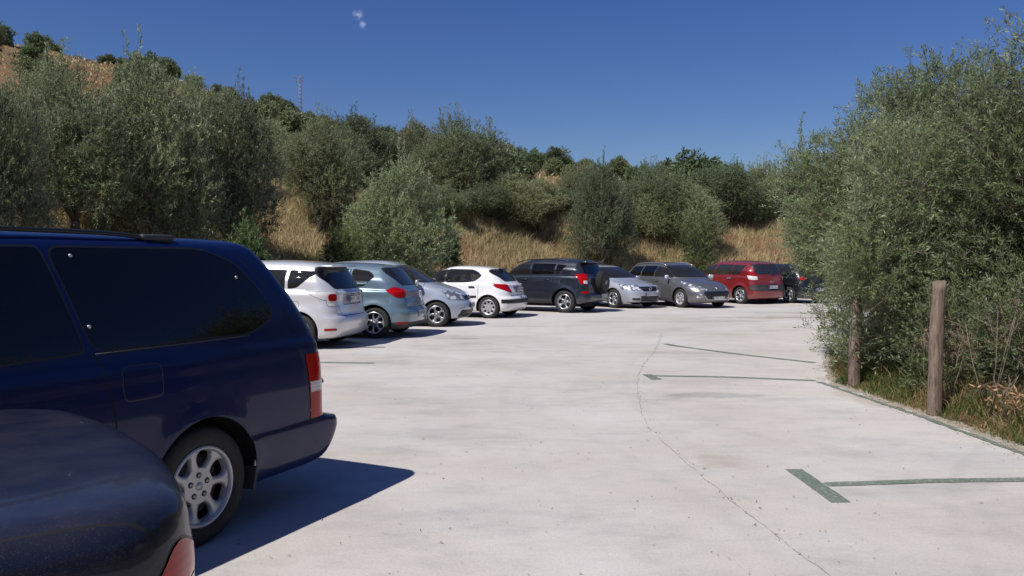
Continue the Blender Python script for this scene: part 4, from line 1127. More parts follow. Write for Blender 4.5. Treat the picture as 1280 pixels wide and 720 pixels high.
RIMS = {  # n holes, hole half-angle factor, mid radius, radial half length, dish depth, bolts
    'petal7': (7, .70, .68, .245, .030, 5), 'star5': (5, .74, .62, .30, .035, 5), 'star6': (6, .70, .60, .31, .03, 5), 'spoke7': (7, .72, .62, .29, .03, 5),
    'round8': (8, .60, .68, .17, .022, 0), 'round6': (6, .55, .66, .18, .02, 5), 'star10': (10, .58, .62, .28, .03, 5)}
def make_wheel(c, xa, side, rim='star5', rimmat='alloy', frac=.66, tw=.20, inset=.02):
    r = c.R; rr_ = r * frac; y0 = side * (c.hw - inset)
    mb = MB(); w = tw
    prof = [(rr_, -.02), (rr_ + .012, -.004), (rr_ + .03, .003), ((r + rr_) / 2, .006), (r - .03, -.002), (r - .012, -.010), (r - .003, -.026), (r, -.05), (r, -w / 2), (r, -w + .05), (r - .012, -w + .01), (rr_, -w)]
    mb.lathe(prof, 64, 0, (0, 0, 0), side)
    # tread blocks: shallow grooves as raised ribs
    for yy in (-.055, -.085, -.115, -.145): mb.lathe([(r + .0005, yy - .009), (r + .004, yy - .007), (r + .004, yy + .007), (r + .0005, yy + .009)], 64, 0, (0, 0, 0), side)
    tyre = mb.build('wheel', M['tyre'], c.root); tyre.location = c.off((xa, y0, r))
    n, hk, rm, rh, dish, bolts = RIMS[rim]
    mb = MB(); o = rr_ + .004
    mb.lathe([(o, -.006), (o - .008, .002), (o - .018, .0), (o - .024, -.02), (o - .03, -.06)], 64, 0, (0, 0, 0), side)
    R0, R1 = (rm - rh) * o, (rm + rh) * o
    def ydish(q): return -.018 - dish * (1 - (q / o)**2) * .9 + .012 * math.exp(-(q / (.3 * o))**2)
    mb.lathe([(0.001, ydish(0)), (R0 * .5, ydish(R0 * .5)), (R0 * 1.01, ydish(R0))], 64, 0, (0, 0, 0), side)
    mb.lathe([(R1 * .99, ydish(R1)), (o - .02, -.016)], 64, 0, (0, 0, 0), side)
    NR = 12
    for k in range(n):
        a0 = 2 * math.pi * (k + .5) / n; vs = []; fs = []
        for j in range(NR + 1):
            q = R0 + (R1 - R0) * j / NR; hole = hk * math.pi / n * math.sqrt(max(0, 1 - ((q / o - rm) / rh)**2)); ha = math.pi / n - hole
            for t_ in (-1, -.5, 0, .5, 1):
                an = a0 + ha * t_; yy = ydish(q) - (.006 if abs(t_) == 1 else 0)
                vs.append((q * math.cos(an), side * yy, q * math.sin(an)))
            for t_ in (-1, 1):
                an = a0 + ha * t_; vs.append((q * math.cos(an), side * (ydish(q) - .035), q * math.sin(an)))
        for j in range(NR):
            b0 = j * 7; b1 = b0 + 7
            for t_ in range(4): fs.append((b0 + t_, b0 + t_ + 1, b1 + t_ + 1, b1 + t_))
            fs += [(b0, b1, b1 + 5, b0 + 5), (b0 + 4, b0 + 6, b1 + 6, b1 + 4)]
        mb.add(vs, fs, 0, True)
    for k in range(bolts):
        a_ = 2 * math.pi * (k + .25) / bolts; q = R0 * .62
        mb.lathe([(.0005, .004), (.008, .004), (.009, -.01)], 10, 0, (q * math.cos(a_), side * (ydish(q) + .003), q * math.sin(a_)), side)
        mb.lathe([(.009, .0), (.0165, .001), (.0175, -.006)], 12, 1, (q * math.cos(a_), side * (ydish(q) + .003), q * math.sin(a_)), side)
    mb.lathe([(.001, .006), (.022, .004), (.026, -.008)], 20, 0, (0, side * ydish(0), 0), side)
    rimo = mb.build('rim', [M[rimmat], M['black']], tyre)
    mb = MB(); mb.lathe([(.001, -.075), (rr_ * .72, -.075), (rr_ * .72, -.09), (.05, -.1)], 32, 0, (0, 0, 0), side); mb.lathe([(rr_, -.15), (.001, -.15)], 32, 1, (0, 0, 0), side)
    mb.build('brake_disc', [M['plastic'], M['dark']], tyre)
    return tyre

def wells(c):
    for xa in c.wheels:
        for sg in (1, -1):
            mb = MB(); n_ = 20; vs = []; fs = []; rr_ = c.archR + .002
            for i in range(n_ + 1):
                a_ = -.25 + (math.pi + .5) * i / n_
                for yy in (c.hw - .085, c.hw - .36): vs.append(tuple(c.off((xa + rr_ * math.cos(a_), sg * yy, c.R + rr_ * math.sin(a_)))))
            for i in range(n_): fs.append((2 * i, 2 * i + 1, 2 * i + 3, 2 * i + 2))
            mb.add(vs, fs, 0, True)
            disc = [tuple(c.off((xa + rr_ * math.cos(a_), sg * (c.hw - .36), c.R + rr_ * math.sin(a_)))) for a_ in np.linspace(-.25, math.pi + .25, 16)]
            mb.add(disc, [tuple(range(16))]); mb.build('wheel_well', M['dark'], c.root)

def interior(c, xs, zfloor=.42, seatz=.5, dash=None, mt='cloth', top=1.18, wheel_y=.36):
    mb = MB(); L = c.L
    mb.box(c.off((L / 2, 0, .24)), (L - .55, c.W - .75, .12)); mb.box(c.off(((xs[0] + xs[-1]) / 2 - .1, 0, zfloor)), (xs[-1] - xs[0] + 1.7, c.W - .28, .04)); mb.build('underbody', M['dark'], c.root)
    for k, x in enumerate(xs):
        ys = (.36, -.36) if k == len(xs) - 1 else (.42, 0, -.42)
        for y in ys:
            s = MB(); wd = .50 if len(ys) == 2 else .42
            s.box(c.off((x + .22, y, seatz)), (.5, wd, .16), 0, None, .05)
            Mx = Matrix.Rotation(R(-14), 3, 'Y'); s.box(c.off((x - .08, y, (seatz + top - .18) / 2 + .04)), (.13, wd - .03, top - seatz - .12), 0, Mx, .05)
            s.box(c.off((x - .18, y, top + .02)), (.09, .25, .17), 0, Mx, .04)
            s.build('seat', M[mt], c.root)
    if dash:
        mb = MB(); mb.box(c.off((dash, 0, .80)), (.45, c.W - .34, .24), 0, None, .08); mb.build('dashboard', M['cloth'], c.root)
        mb = MB(); cx = c.off((dash - .40, wheel_y, .93)); pts = []
        for i in range(25):
            a_ = 2 * math.pi * i / 24; pts.append(cx + Vector((.19 * math.sin(a_) * math.sin(R(25)), .19 * math.cos(a_), .19 * math.sin(a_) * math.cos(R(25)))))
        mb.tube(pts, .015, 8, cap=False); mb.tube([cx + Vector((0, -.18, 0)), cx + Vector((0, .18, 0))], .02, 6); mb.tube([cx, cx + Vector((.25, 0, -.1))], .03, 6)
        mb.build('steering_wheel', M['black'], c.root)

def text_mesh(cu, m_, parent):
    tmp = bpy.data.objects.new('tmp_text', cu); COL.objects.link(tmp); dg = bpy.context.evaluated_depsgraph_get()
    me = bpy.data.meshes.new_from_object(tmp.evaluated_get(dg)); me.name = 'lettering'
    bpy.data.objects.remove(tmp); me.materials.clear(); return link('lettering', me, m_, parent)
def plate(c, x, z, rear=True, text='0000 XXX', tilt=0, y=0, W_=.52, H_=.11, blue=True, rot=0):
    mb = MB(); sgn = -1 if rear else 1
    Mz = Matrix.Rotation(R(tilt) * sgn, 3, 'Y') @ Matrix.Rotation(R(rot), 3, 'Z')
    mb.box((0, 0, 0), (.008, W_ + .012, H_ + .012), 2); mb.box((sgn * .005, 0, 0), (.004, W_, H_), 0)
    if blue: mb.box((sgn * .0075, (W_ / 2 - .022) * (1 if rear else -1), 0), (.0022, .04, H_ - .004), 1)
    o = mb.build('number_plate', [M['plate'], M['plate_blue'], M['black']], c.root)
    o.location = c.off((x, y, z)); o.rotation_euler = (0, R(tilt) * -sgn, R(rot))
    cu = bpy.data.curves.new('lettering', 'FONT'); cu.body = text; cu.size = H_ * .98; cu.align_x = 'CENTER'; cu.align_y = 'CENTER'; cu.extrude = .0008; cu.space_character = 1.08
    t = text_mesh(cu, M['ink'], o); t.scale = (1.0, 1.0, 1)
    t.location = (sgn * .0085, -.018 if rear else .018, 0); t.rotation_euler = (R(90), 0, R(-90 if rear else 90))
    return o

def mirror(c, x, z, y, sg, m_, s=1.0):
    s *= .85
    mb = MB(); p = c.off((x, sg * (y + .13), z)); mb.box(p, (.10 * s, .21 * s, .155 * s), 0, Matrix.Rotation(R(sg * -12), 3, 'Z'), .045)
    mb.tube([c.off((x - .0, sg * (y - .01), z - .06)), c.off((x, sg * (y + .06), z - .03))], .022, 8)
    o = mb.build('wing_mirror', m_, c.root)
    g = MB(); g.box(p + Vector((-.052 * s, 0, 0)), (.006, .17 * s, .12 * s), 0, Matrix.Rotation(R(sg * -12), 3, 'Z')); g.build('mirror_glass', M['chrome'], o)

def handle(c, x, z, y, sg, m_, ln=.19):
    mb = MB(); mb.box(c.off((x, sg * (y + .016), z)), (ln, .022, .030), 0, None, .01); mb.box(c.off((x, sg * (y + .001), z)), (ln * .75, .004, .05), 1)
    mb.build('door_handle', [m_, M['gap']], c.root)

def rail(c, x0, x1, y, z, m_, arch=.03, h=.035, r=.014):
    for sg in (1, -1):
        mb = MB(); n_ = 14; pts = []
        for i in range(n_ + 1):
            t_ = i / n_; pts.append(c.off((x0 + (x1 - x0) * t_, sg * y, z + h * (min(1, 6 * t_) * min(1, 6 * (1 - t_))) - arch * (2 * t_ - 1)**2)))
        mb.tube(pts, r, 8); mb.build('roof_rail', m_, c.root)

def wiper(c, p0, p1, m_='black', name='wiper'):
    mb = MB(); mb.tube([c.off(p0), c.off(p1)], [.009, .006], 6); mb.build(name, M[m_], c.root)

def set_car(c, P, wheel_x, side, heading_out, rear=True):
    """stand the car so that the outer foot of the wheel at wheel_x is at P. heading_out: bearing (clockwise from +Y) of the visible end"""
    a_ = R(heading_out); r_ = Vector((math.sin(a_), math.cos(a_))); fr = -r_ if rear else r_
    rz = math.atan2(fr.y, fr.x)
    loc = Vector((wheel_x - c.L / 2, side * (c.hw - .03))); loc.rotate(Matrix.Rotation(rz, 2))
    c.root.location = (P[0] - loc.x, P[1] - loc.y, .0); c.root.rotation_euler = (0, 0, rz)

def rows_hatch(L, W, H, nose=.70, cowl=(1.0, 1.0), head=(1.42, 1.85), rear_belt=.12, rear_top=.42, wt=.60, sill=.19, belt=.98, bump_r=.05, bump_f=.04, wb=.86, cr=.30, hoodx=.45, hoodz=.86, tail=.0):
    w = W / 2
    return [(sill + .06, .30, L - .32, w - .20, .2, .2), (sill, .20, L - .20, w - .10, .2, .25), (sill + .05, .07, L - .08, w - .035, .22, .3), (.36, .015, L - .015, w - .015, .24, .36),
            (.47, .0, L, w - .008, .25, .40), (.56, .012, L - .02, w - .002, .25, .42), (.62, bump_r, L - bump_f - .03, w, .24, .42), (nose, bump_r + .01, L - .12, w, .24, .42),
            (hoodz, (bump_r + rear_belt) / 2 + .015, L - hoodx, w - .012, .25, .40), (belt - .02, rear_belt - .01, L - cowl[0] + .05, w - .03, .26, .34), (cowl[1] + .03, rear_belt + .01, L - cowl[0] - .04, w - .055, .26, .32),
            (belt + (H - belt) * .36, rear_belt + (rear_top - rear_belt) * .42, L - cowl[0] - (head[1] - cowl[0]) * .37, w * wb + (w - w * wb) * .35, .24, .26),
            (belt + (H - belt) * .66, rear_belt + (rear_top - rear_belt) * .80, L - cowl[0] - (head[1] - cowl[0]) * .70, (wt + w * wb) / 2, .22, .22),
            (H - .10, rear_top, L - head[1], wt, .20, .18), (H - .052, rear_top + .06, L - head[1] - .16, wt - .07, .18, .16), (H - .022, rear_top + .22, L - head[1] - .36, wt - .20, .15, .13),
            (H - .006, rear_top + .45, L - head[1] - .6, wt - .40, .1, .1), (H, rear_top + .75, L - head[1] - .85, .03, .02, .02)]
# ---- paints
PT = {
 'kia': paint('navy_paint', (.002, .009, .062), .1, .35, .006, coat=.45, spec=.15), 'fg': paint('dusty_dark_navy_paint', (.002, .005, .020), .1, .35, .05, (.27, .25, .23), speck=.15, coat=.4, spec=.25),
 'verso': paint('silver_paint', (.74, .74, .75), .35, .35, .08), 'altea': paint('teal_blue_paint', (.165, .245, .30), .4, .35, .08),
 'meriva': paint('silver_blue_paint', (.48, .53, .59), .35, .32, .08), 'white': paint('white_paint', (.80, .80, .80), .0, .35, .05),
 'rav': paint('dark_slate_paint', (.018, .024, .038), .4, .3, .06), 'vectra': paint('light_silver_paint', (.48, .51, .57), .4, .35, .06),
 'grey': paint('graphite_paint', (.140, .142, .148), .45, .32, .06), 'red': paint('dark_red_paint', (.25, .014, .018), .35, .35, .10),
 'black': paint('black_green_paint', (.006, .009, .010), .1, .35, .02)}
def mats5(p, low='plastic'): return [PT[p], M['black'], M['gap'], M[low], M['chrome']]
def new_car(name, label, cat='car', group=None):
    root = empty(name); tag(root, label, cat, group or 'parked cars round the lot'); return root
def side(x, z): return (x, 0, z)

# =============================== dark blue minivan (near left)
def minivan():
    L, W, H = 4.93, 1.90, 1.755; w = W / 2
    rows = [(.30, .30, L - .3, w - .2, .2, .2), (.235, .22, L - .2, w - .1, .16, .25), (.27, .07, L - .08, w - .04, .14, .3), (.38, -.02, L - .02, w - .02, .12, .36), (.47, -.045, L, w - .012, .12, .4),
            (.525, -.025, L - .02, w - .008, .12, .42), (.555, .09, L - .05, w - .012, .15, .42), (.60, .12, L - .07, w - .006, .13, .42), (.72, .125, L - .12, w, .13, .42), (.90, .13, L - .5, w - .006, .13, .4), (1.00, .14, L - .85, w - .022, .13, .36), (1.08, .155, L - 1.05, w - .038, .13, .32),
            (1.17, .185, L - 1.2, w - .058, .13, .30), (1.33, .27, L - 1.45, w - .105, .13, .26), (1.50, .38, L - 1.7, w - .165, .13, .22), (1.62, .48, L - 1.9, w - .215, .12, .2), (1.69, .54, L - 2.05, w - .255, .12, .18), (1.725, .60, L - 2.2, w - .31, .12, .16), (1.745, .70, L - 2.45, w - .43, .12, .14), (1.752, 1.0, L - 2.7, w - .65, .1, .1), (1.755, 1.6, L - 3.0, .03, .02, .02)]
    c = Car(L, W, rows, arch=.018, x0=2.2, tr=.02, tf=.10, wheels=(1.25, 4.12), R_=.335, archR=.395, flare=.012, ns=90, nlev=84, belt=1.1, bow_r=.03, shoulder=[(1.035, .010, .05), (.50, -.006, .1)])
    ml = mats5('kia')
    MP = [PT['kia'], M['privacy']]
    c.region([side(.85, 1.165), side(1.905, 1.165), side(2.02, 1.665), side(1.05, 1.665), side(.82, 1.58), side(.67, 1.40), side(.61, 1.25)], 90, 'side_window', M['privacy'], trim=.012, rad=.08, mirror=True, push=-.001)
    c.region([side(1.955, 1.165), side(3.0, 1.13), side(3.0, 1.66), side(2.06, 1.665)], 90, 'side_window', M['privacy'], trim=.012, rad=.03, mirror=True, push=-.001)
    c.region([side(3.06, 1.13), side(3.95, 1.08), side(3.3, 1.60), side(3.06, 1.65)], 90, 'side_window', M['glass'], trim=.012, rad=.04, mirror=True, push=-.001)
    c.region([(.9, -.66, 1.62), (.9, .66, 1.62), (.3, .74, 1.14), (.3, -.74, 1.14)], 180, 'rear_window', M['privacy'], trim=.015, rad=.06, thr=.15)
    c.region([(3.0, -.60, 1.64), (3.0, .60, 1.64), (3.6, .76, 1.10), (3.6, -.76, 1.10)], 0, 'windscreen', M['glass'], trim=.02, rad=.06, thr=.1)
    # tall tail lamps wrapped round the corners: red, white reversing band, red foot
    c.region([(.37, w, .985), (.335, w, .56), (.10, w - .25, .56), (.14, w - .25, .985)], 125, 'tail_light', M['red_lens'], trim=.006, rad=.02, thr=.05, push=.004, mirror=True)
    for k, (za, zb) in enumerate([(.735, .805)]):
        c.region([(.345, w, zb), (.34, w, za), (.10, w - .25, za), (.10, w - .25, zb)], 125, 'reversing_lens', M['clear_lens'], thr=.05, push=.0045, mirror=True)
    # fuel flap
    fl = [side(1.77, 1.065), side(1.54, 1.065), side(1.54, .90), side(1.77, .90)]
    c.region(fl, 90, 'fuel_flap', PT['kia'], trim=.007, trim_mat=3, rad=.035, push=.002)
    # sliding door seam and panel lines
    for sg in (1, -1):
        c.seam([(1.905, sg * w, 1.15), (1.86, sg * w, 1.0), (1.83, sg * w, .8), (1.82, sg * w, .55), (1.82, sg * w, .28)], 90 * sg, .009)
        c.seam([(1.82, sg * w, .30), (3.0, sg * w, .30)], 90 * sg, .007); c.seam([(3.03, sg * w, 1.6), (3.03, sg * w, .30)], 90 * sg, .009)
        c.seam([(3.03, sg * w, .30), (3.75, sg * w, .30)], 90 * sg, .007); c.seam([(3.75, sg * w, .34), (3.9, sg * w, .75), (3.95, sg * w, 1.05)], 90 * sg, .009)
        c.seam([(.36, sg * w, .548), (.84, sg * w, .535)], 90 * sg, .006)
        c.seam([(.62, sg * w, 1.63), (.50, sg * w, 1.45), (.395, sg * w, 1.2), (.385, sg * w, 1.0)], 125 * sg, .008)
    c.region([(L, -.5, .62), (L, .5, .62), (L, .5, .78), (L, -.5, .78)], 0, 'grille', M['black'], trim=.012, trim_mat=4, rad=.03, thr=.1)
    c.region([(L, -.6, .28), (L, .6, .28), (L, .6, .40), (L, -.6, .40)], 0, 'air_intake', M['black'], rad=.04, thr=.1)
    c.region([(L - .5, w, .62), (L - .02, w - .36, .62), (L - .1, w - .36, .80), (L - .6, w, .84)], 35, 'headlight', M['headlamp'], trim=.006, rad=.03, mirror=True, thr=.05)
    c.finish(new_car('minivan', 'dark blue minivan with tinted windows filling the left of the photo', 'minivan', None), ml)
    root = c.root
    for xa in c.wheels:
        for sg in (1, -1): make_wheel(c, xa, sg, 'petal7', 'hubcap', .67, .21, .035)
    wells(c); interior(c, (1.3, 2.2, 3.15), top=1.25, dash=3.75)
    # chrome strip under the glass
    for sg in (1, -1):
        mb = MB(); pts = [c.off((x, sg * (w - .052 + .0 * x), z)) for x, z in ((.86, 1.153), (1.3, 1.149), (1.9, 1.147))]
        mb.tube(pts, .004, 6); mb.build('window_strip', M['black'], root)
    rail(c, 1.20, 3.45, .655, 1.715, M['black'], arch=.012, h=.035, r=.012)
    for sg in (1, -1):
        for x in (1.32, 2.35, 3.35):
            mb = MB(); mb.box(c.off((x, sg * .655, 1.730)), (.22, .045, .035), 0, None, .015); mb.build('rail_foot', M['plastic'], root)
        # mud flap
        mb = MB(); mb.box(c.off((.845, sg * (w - .10), .37)), (.02, .17, .30), 0, Matrix.Rotation(R(-12), 3, 'Y'), .006); mb.box(c.off((.835, sg * (w - .022), .44)), (.03, .012, .16), 1, Matrix.Rotation(R(-16), 3, 'Y'), .003)
        mb.build('mud_flap', [M['plastic'], M['hubcap']], root)
        handle(c, 3.25, .98, w - .012, sg, PT['kia']); handle(c, 2.85, .98, w - .012, sg, PT['kia']); mirror(c, 3.78, 1.12, w - .05, sg, PT['kia'], 1.1)
        for (x, z, dy) in ((1.90, 1.625, .226), (1.90, 1.28, .100), (.85, 1.50, .175)):   # pop-out window fixings
            mb = MB(); mb.lathe([(.001, .003), (.008, .002), (.010, -.004)], 14, 0, c.off((x, sg * (w - dy + .012), z)), sg); mb.build('window_fixing', M['hubcap'], root)
    plate(c, .12, .78, True, '4213 CBV'); plate(c, L + .006, .5, False, '4213 CBV')
    mb = MB(); mb.tube([c.off((.12, .5, .24)), c.off((.5, .5, .27))], .03, 12); mb.build('exhaust_pipe', M['plastic'], root)
    set_car(c, (-1.72, 4.43), 1.25, 1, 25); return c
minivan()

# =============================== dusty dark saloon in the corner of the frame
def saloon_fg():
    L, W, H = 4.45, 1.70, 1.45; w = W / 2
    rows = [(.30, .30, L - .3, w - .2, .2, .2), (.22, .2, L - .2, w - .1, .2, .25), (.27, .07, L - .08, w - .04, .26, .3), (.38, .015, L - .02, w - .02, .30, .36), (.50, .0, L, w - .01, .32, .4), (.60, .02, L - .03, w - .003, .34, .42),
            (.66, .06, L - .06, w, .34, .42), (.80, .085, L - .25, w - .004, .30, .4), (.92, .09, L - .6, w - .012, .20, .36), (1.02, .10, L - .95, w - .022, .19, .34), (1.060, .115, L - 1.02, w - .042, .18, .32), (1.080, .145, L - 1.07, w - .07, .17, .30), (1.091, .20, L - 1.12, w - .115, .16, .28), (1.098, .60, L - 1.16, w - .175, .24, .28),
            (1.18, .74, L - 1.30, w - .195, .22, .25), (1.30, .98, L - 1.60, w - .24, .2, .22), (1.38, 1.18, L - 1.85, w - .29, .18, .18), (1.42, 1.38, L - 2.05, w - .37, .15, .15), (1.44, 1.6, L - 2.3, w - .52, .1, .1), (1.45, 1.9, L - 2.5, .03, .02, .02)]
    c = Car(L, W, rows, arch=.006, x0=1.5, tr=.05, tf=.10, wheels=(1.02, 3.6), R_=.31, flare=.012, ns=80, nlev=90, belt=1.0, bow_r=.12)
    g = M['glass']
    c.region([side(1.06, 1.11), side(1.85, 1.08), side(1.85, 1.35), side(1.45, 1.34)], 90, 'side_window', g, trim=.012, rad=.04, mirror=True)
    c.region([side(1.92, 1.08), side(3.15, 1.05), side(2.55, 1.34), side(1.92, 1.355)], 90, 'side_window', g, trim=.012, rad=.04, mirror=True)
    c.region([(1.2, -.52, 1.37), (1.2, .52, 1.37), (.7, .62, 1.12), (.7, -.62, 1.12)], 180, 'rear_window', g, trim=.02, rad=.05, thr=.1)
    c.region([(3, -.52, 1.38), (3, .52, 1.38), (3, .68, 1.06), (3, -.68, 1.06)], 0, 'windscreen', g, trim=.02, rad=.05, thr=.1)
    c.region([(.14, w - .04, 1.0), (.34, w, .83), (.34, w, .74), (.03, w - .42, .74), (.04, w - .36, .86)], 135, 'tail_light', M['red_lens'], trim=.008, rad=.05, thr=.05, push=.003, mirror=True)
    c.region([(.13, w - .1, .88), (.12, w - .1, .80), (.05, w - .24, .79), (.07, w - .24, .88)], 130, 'indicator_lens', M['clear_lens'], rad=.05, thr=.05, push=.004, mirror=True)
    # boot lid seam
    for sg in (1, -1):
        c.seam([(.90, sg * (w - .075), 1), (.24, sg * (w - .085), 1)], 0, .006, view='t', thr=.15)
    c.region([(.05, .55, .985), (.05, -.55, .985), (.05, -.42, .70), (.05, .42, .70)], 180, 'boot_lid', PT['fg'], trim=.006, trim_mat=2, rad=.05, thr=.2)
    for sg in (1, -1):
        c.seam([(1.88, sg * w, 1.36), (1.88, sg * w, .3)], 90 * sg, .008); c.seam([(1.12, sg * w, 1.05), (1.28, sg * w, .75), (1.42, sg * w, .5), (1.45, sg * w, .3)], 90 * sg, .008); c.seam([(2.95, sg * w, 1.03), (3.0, sg * w, .3)], 90 * sg, .008)
        c.seam([(.30, sg * w, .645), (.68, sg * w, .63)], 90 * sg, .006)
    c.region([(L, -.4, .62), (L, .4, .62), (L, .4, .74), (L, -.4, .74)], 0, 'grille', M['black'], trim=.01, trim_mat=4, rad=.03, thr=.1)
    c.region([(L - .4, w, .62), (L - .02, w - .36, .60), (L - .1, w - .36, .74), (L - .5, w, .78)], 35, 'headlight', M['headlamp'], trim=.006, rad=.03, mirror=True, thr=.05)
    c.finish(new_car('saloon_car', 'dusty dark navy saloon, only its boot in the bottom left corner'), mats5('fg'))
    for xa in c.wheels:
        for sg in (1, -1): make_wheel(c, xa, sg, 'star6', 'alloy', .64)
    wells(c); interior(c, (1.35, 2.3), top=1.08, dash=3.1)
    for sg in (1, -1): handle(c, 1.6, .90, w - .015, sg, PT['fg']); handle(c, 2.6, .88, w - .012, sg, PT['fg']); mirror(c, 3.0, 1.0, w - .05, sg, PT['fg'])
    plate(c, .03, .60, True, '7630 BXR'); plate(c, L + .006, .48, False, '7630 BXR')
    c.root.name = 'saloon_car'
    a_ = R(51); c.root.rotation_euler = (0, 0, math.atan2(-math.cos(a_), -math.sin(a_)))
    # near rear corner at (-.62, 1.72): local (0.1, +w)
    loc = Vector((.21 - L / 2, w - .13)); loc.rotate(Matrix.Rotation(c.root.rotation_euler.z, 2)); c.root.location = (-.72 - loc.x, 1.74 - loc.y, 0)
saloon_fg()

# =============================== generic hatch/MPV detailing
def handles_and_mirrors(c, hx, hz, p, mx, mz, inset=.012, mm=None):
    for sg in (1, -1):
        for x in hx: handle(c, x, hz, c.hw - inset, sg, p)
        mirror(c, mx, mz, c.hw - .06, sg, mm or p)
def door_seams(c, xs, z0, z1, lean=0.0, wd=.010):
    for x in xs:
        for sg in (1, -1): c.seam([(x + lean, sg * c.hw, z1), (x, sg * c.hw, .75), (x, sg * c.hw, z0)], 90 * sg, wd)
    for sg in (1, -1): c.seam([(min(xs), sg * c.hw, z0), (max(xs), sg * c.hw, z0)], 90 * sg, wd)
def front_face(c, grille, intake, lampz, lampx, lamp_y, gm='black', trim=4, fog=None):
    L = c.L
    if grille: c.region([(L, y, z) for y, z in grille], 0, 'grille', M[gm], trim=.014, trim_mat=trim, rad=.03, thr=.05)
    if intake: c.region([(L, y, z) for y, z in intake], 0, 'air_intake', M['black'], trim=.008, rad=.03, thr=.1)
    w = c.hw
    c.region([(L - lampx, w, lampz[1] + .02), (L - lampx * .7, w, lampz[0] + .03), (L - .02, w - lamp_y, lampz[0]), (L - .08, w - lamp_y, lampz[1] - .03)], 38, 'headlight', M['headlamp'], trim=.008, rad=.04, mirror=True, thr=.03, push=.003)
    if fog: c.region([(L, fog[0], fog[2]), (L, fog[1], fog[2]), (L, fog[1], fog[3]), (L, fog[0], fog[3])], 20, 'fog_light_recess', M['black'], rad=.03, mirror=True, thr=.1)

# =============================== silver people carrier
def silver_mpv():
    L, W, H = 4.44, 1.79, 1.62
    c = Car(L, W, rows_hatch(L, W, H, cowl=(1.02, 1.04), head=(1.45, 2.1), rear_belt=.13, rear_top=.40, wt=.66, belt=1.05, bump_r=.075, cr=.3), arch=.06, x0=1.9, wheels=(.80, 3.50), R_=.32, bow_r=.10, belt=1.05, shoulder=[(.96, .010, .06)])
    g = M['glass']
    c.region([side(.50, 1.40), side(1.02, 1.43), side(1.02, 1.10), side(.86, 1.12)], 90, 'side_window', g, trim=.010, rad=.03, mirror=True)
    c.region([side(1.09, 1.09), side(2.05, 1.08), side(2.05, 1.45), side(1.09, 1.43)], 90, 'side_window', g, trim=.010, rad=.03, mirror=True)
    c.region([side(2.12, 1.08), side(3.15, 1.07), side(2.62, 1.41), side(2.12, 1.46)], 90, 'side_window', g, trim=.010, rad=.03, mirror=True)
    c.region([(.3, -.62, 1.47), (.3, .62, 1.47), (.2, .70, 1.30), (.2, .56, 1.10), (.2, -.56, 1.10), (.2, -.70, 1.30)], 180, 'rear_window', M['privacy'], trim=.022, rad=.05, thr=.15)
    c.region([(3, -.58, 1.47), (3, .58, 1.47), (3, .74, 1.08), (3, -.74, 1.08)], 0, 'windscreen', g, trim=.02, rad=.05, thr=.1)
    w = c.hw
    c.region([(.62, w, 1.045), (.50, w, .97), (.30, w, .90), (.06, w - .24, .90), (.10, w - .24, 1.03)], 128, 'tail_light', M['clear_lens'], trim=.008, rad=.03, thr=.03, push=.006, mirror=True)
    c.region([(.26, w - .02, 1.03), (.22, w - .04, .78), (.08, w - .22, .78), (.09, w - .22, 1.01)], 133, 'tail_light', M['clear_lens'], trim=.006, rad=.04, thr=.03, push=.006, mirror=True)
    c.region([(.20, w - .04, 1.0), (.19, w - .04, .87), (.08, w - .18, .87), (.09, w - .18, 1.0)], 133, 'brake_lens', M['red_lens'], rad=.06, thr=.03, push=.009, mirror=True)
    c.region([side(.86 + .07 * math.cos(a_), .80 + .07 * math.sin(a_)) for a_ in np.linspace(0, 6.28, 14, endpoint=False)], 90, 'fuel_flap', PT['verso'], trim=.006, trim_mat=2)
    c.region([(.05, .40, .98), (.05, -.40, .98), (.05, -.40, .80), (.05, .40, .80)], 180, 'plate_recess', PT['verso'], trim=.010, trim_mat=2, rad=.03, thr=.2, push=-.012)
    for sg in (1, -1): c.seam([(.1, sg * .62, .98), (.08, sg * .58, .72), (.06, sg * .50, .60)], 180, .009)
    c.seam([(.06, -.5, .60), (.06, .5, .60)], 180, .010)
    c.region([(.3, w - .03, .34), (.12, w - .16, .34), (.12, w - .16, .385), (.3, w - .03, .385)], 140, 'reflector', M['red_lens'], rad=.015, thr=.05, push=.003, mirror=True)
    door_seams(c, (1.12, 2.09, 3.05), .30, 1.06)
    front_face(c, [(-.4, .72), (.4, .72), (.4, .62), (-.4, .62)], [(-.55, .26), (.55, .26), (.5, .42), (-.5, .42)], (.64, .82), .55, .38)
    c.finish(new_car('people_carrier', 'silver people carrier seen from the rear, just right of the blue minivan', 'people carrier'), mats5('verso'))
    for xa in c.wheels:
        for sg in (1, -1): make_wheel(c, xa, sg, 'star10', 'alloy', .68)
    wells(c); interior(c, (1.15, 2.05, 2.75), top=1.2, dash=3.25); handles_and_mirrors(c, (1.30, 2.26), .93, PT['verso'], 2.95, 1.06)
    mb = MB(); mb.box(c.off((.38, 0, 1.50)), (.22, 1.14, .035), 0, None, .015); mb.build('roof_spoiler', PT['verso'], c.root)
    mb = MB(); mb.tube([c.off((.62, 0, 1.55)), c.off((.50, 0, 1.66))], [.012, .004], 6); mb.build('antenna', M['black'], c.root)
    plate(c, .075, .89, True, '8471 GKL'); plate(c, L + .004, .48, False, '8471 GKL')
    wiper(c, (.16, .0, 1.08), (.24, .42, 1.12))
    mb = MB(); mb.tube([c.off((.05, .05, 1.0)), c.off((.05, -.05, 1.0))], .012, 8); mb.build('badge', M['chrome'], c.root)
    set_car(c, (-3.84, 14.35), .80, 1, 101); return c
silver_mpv()

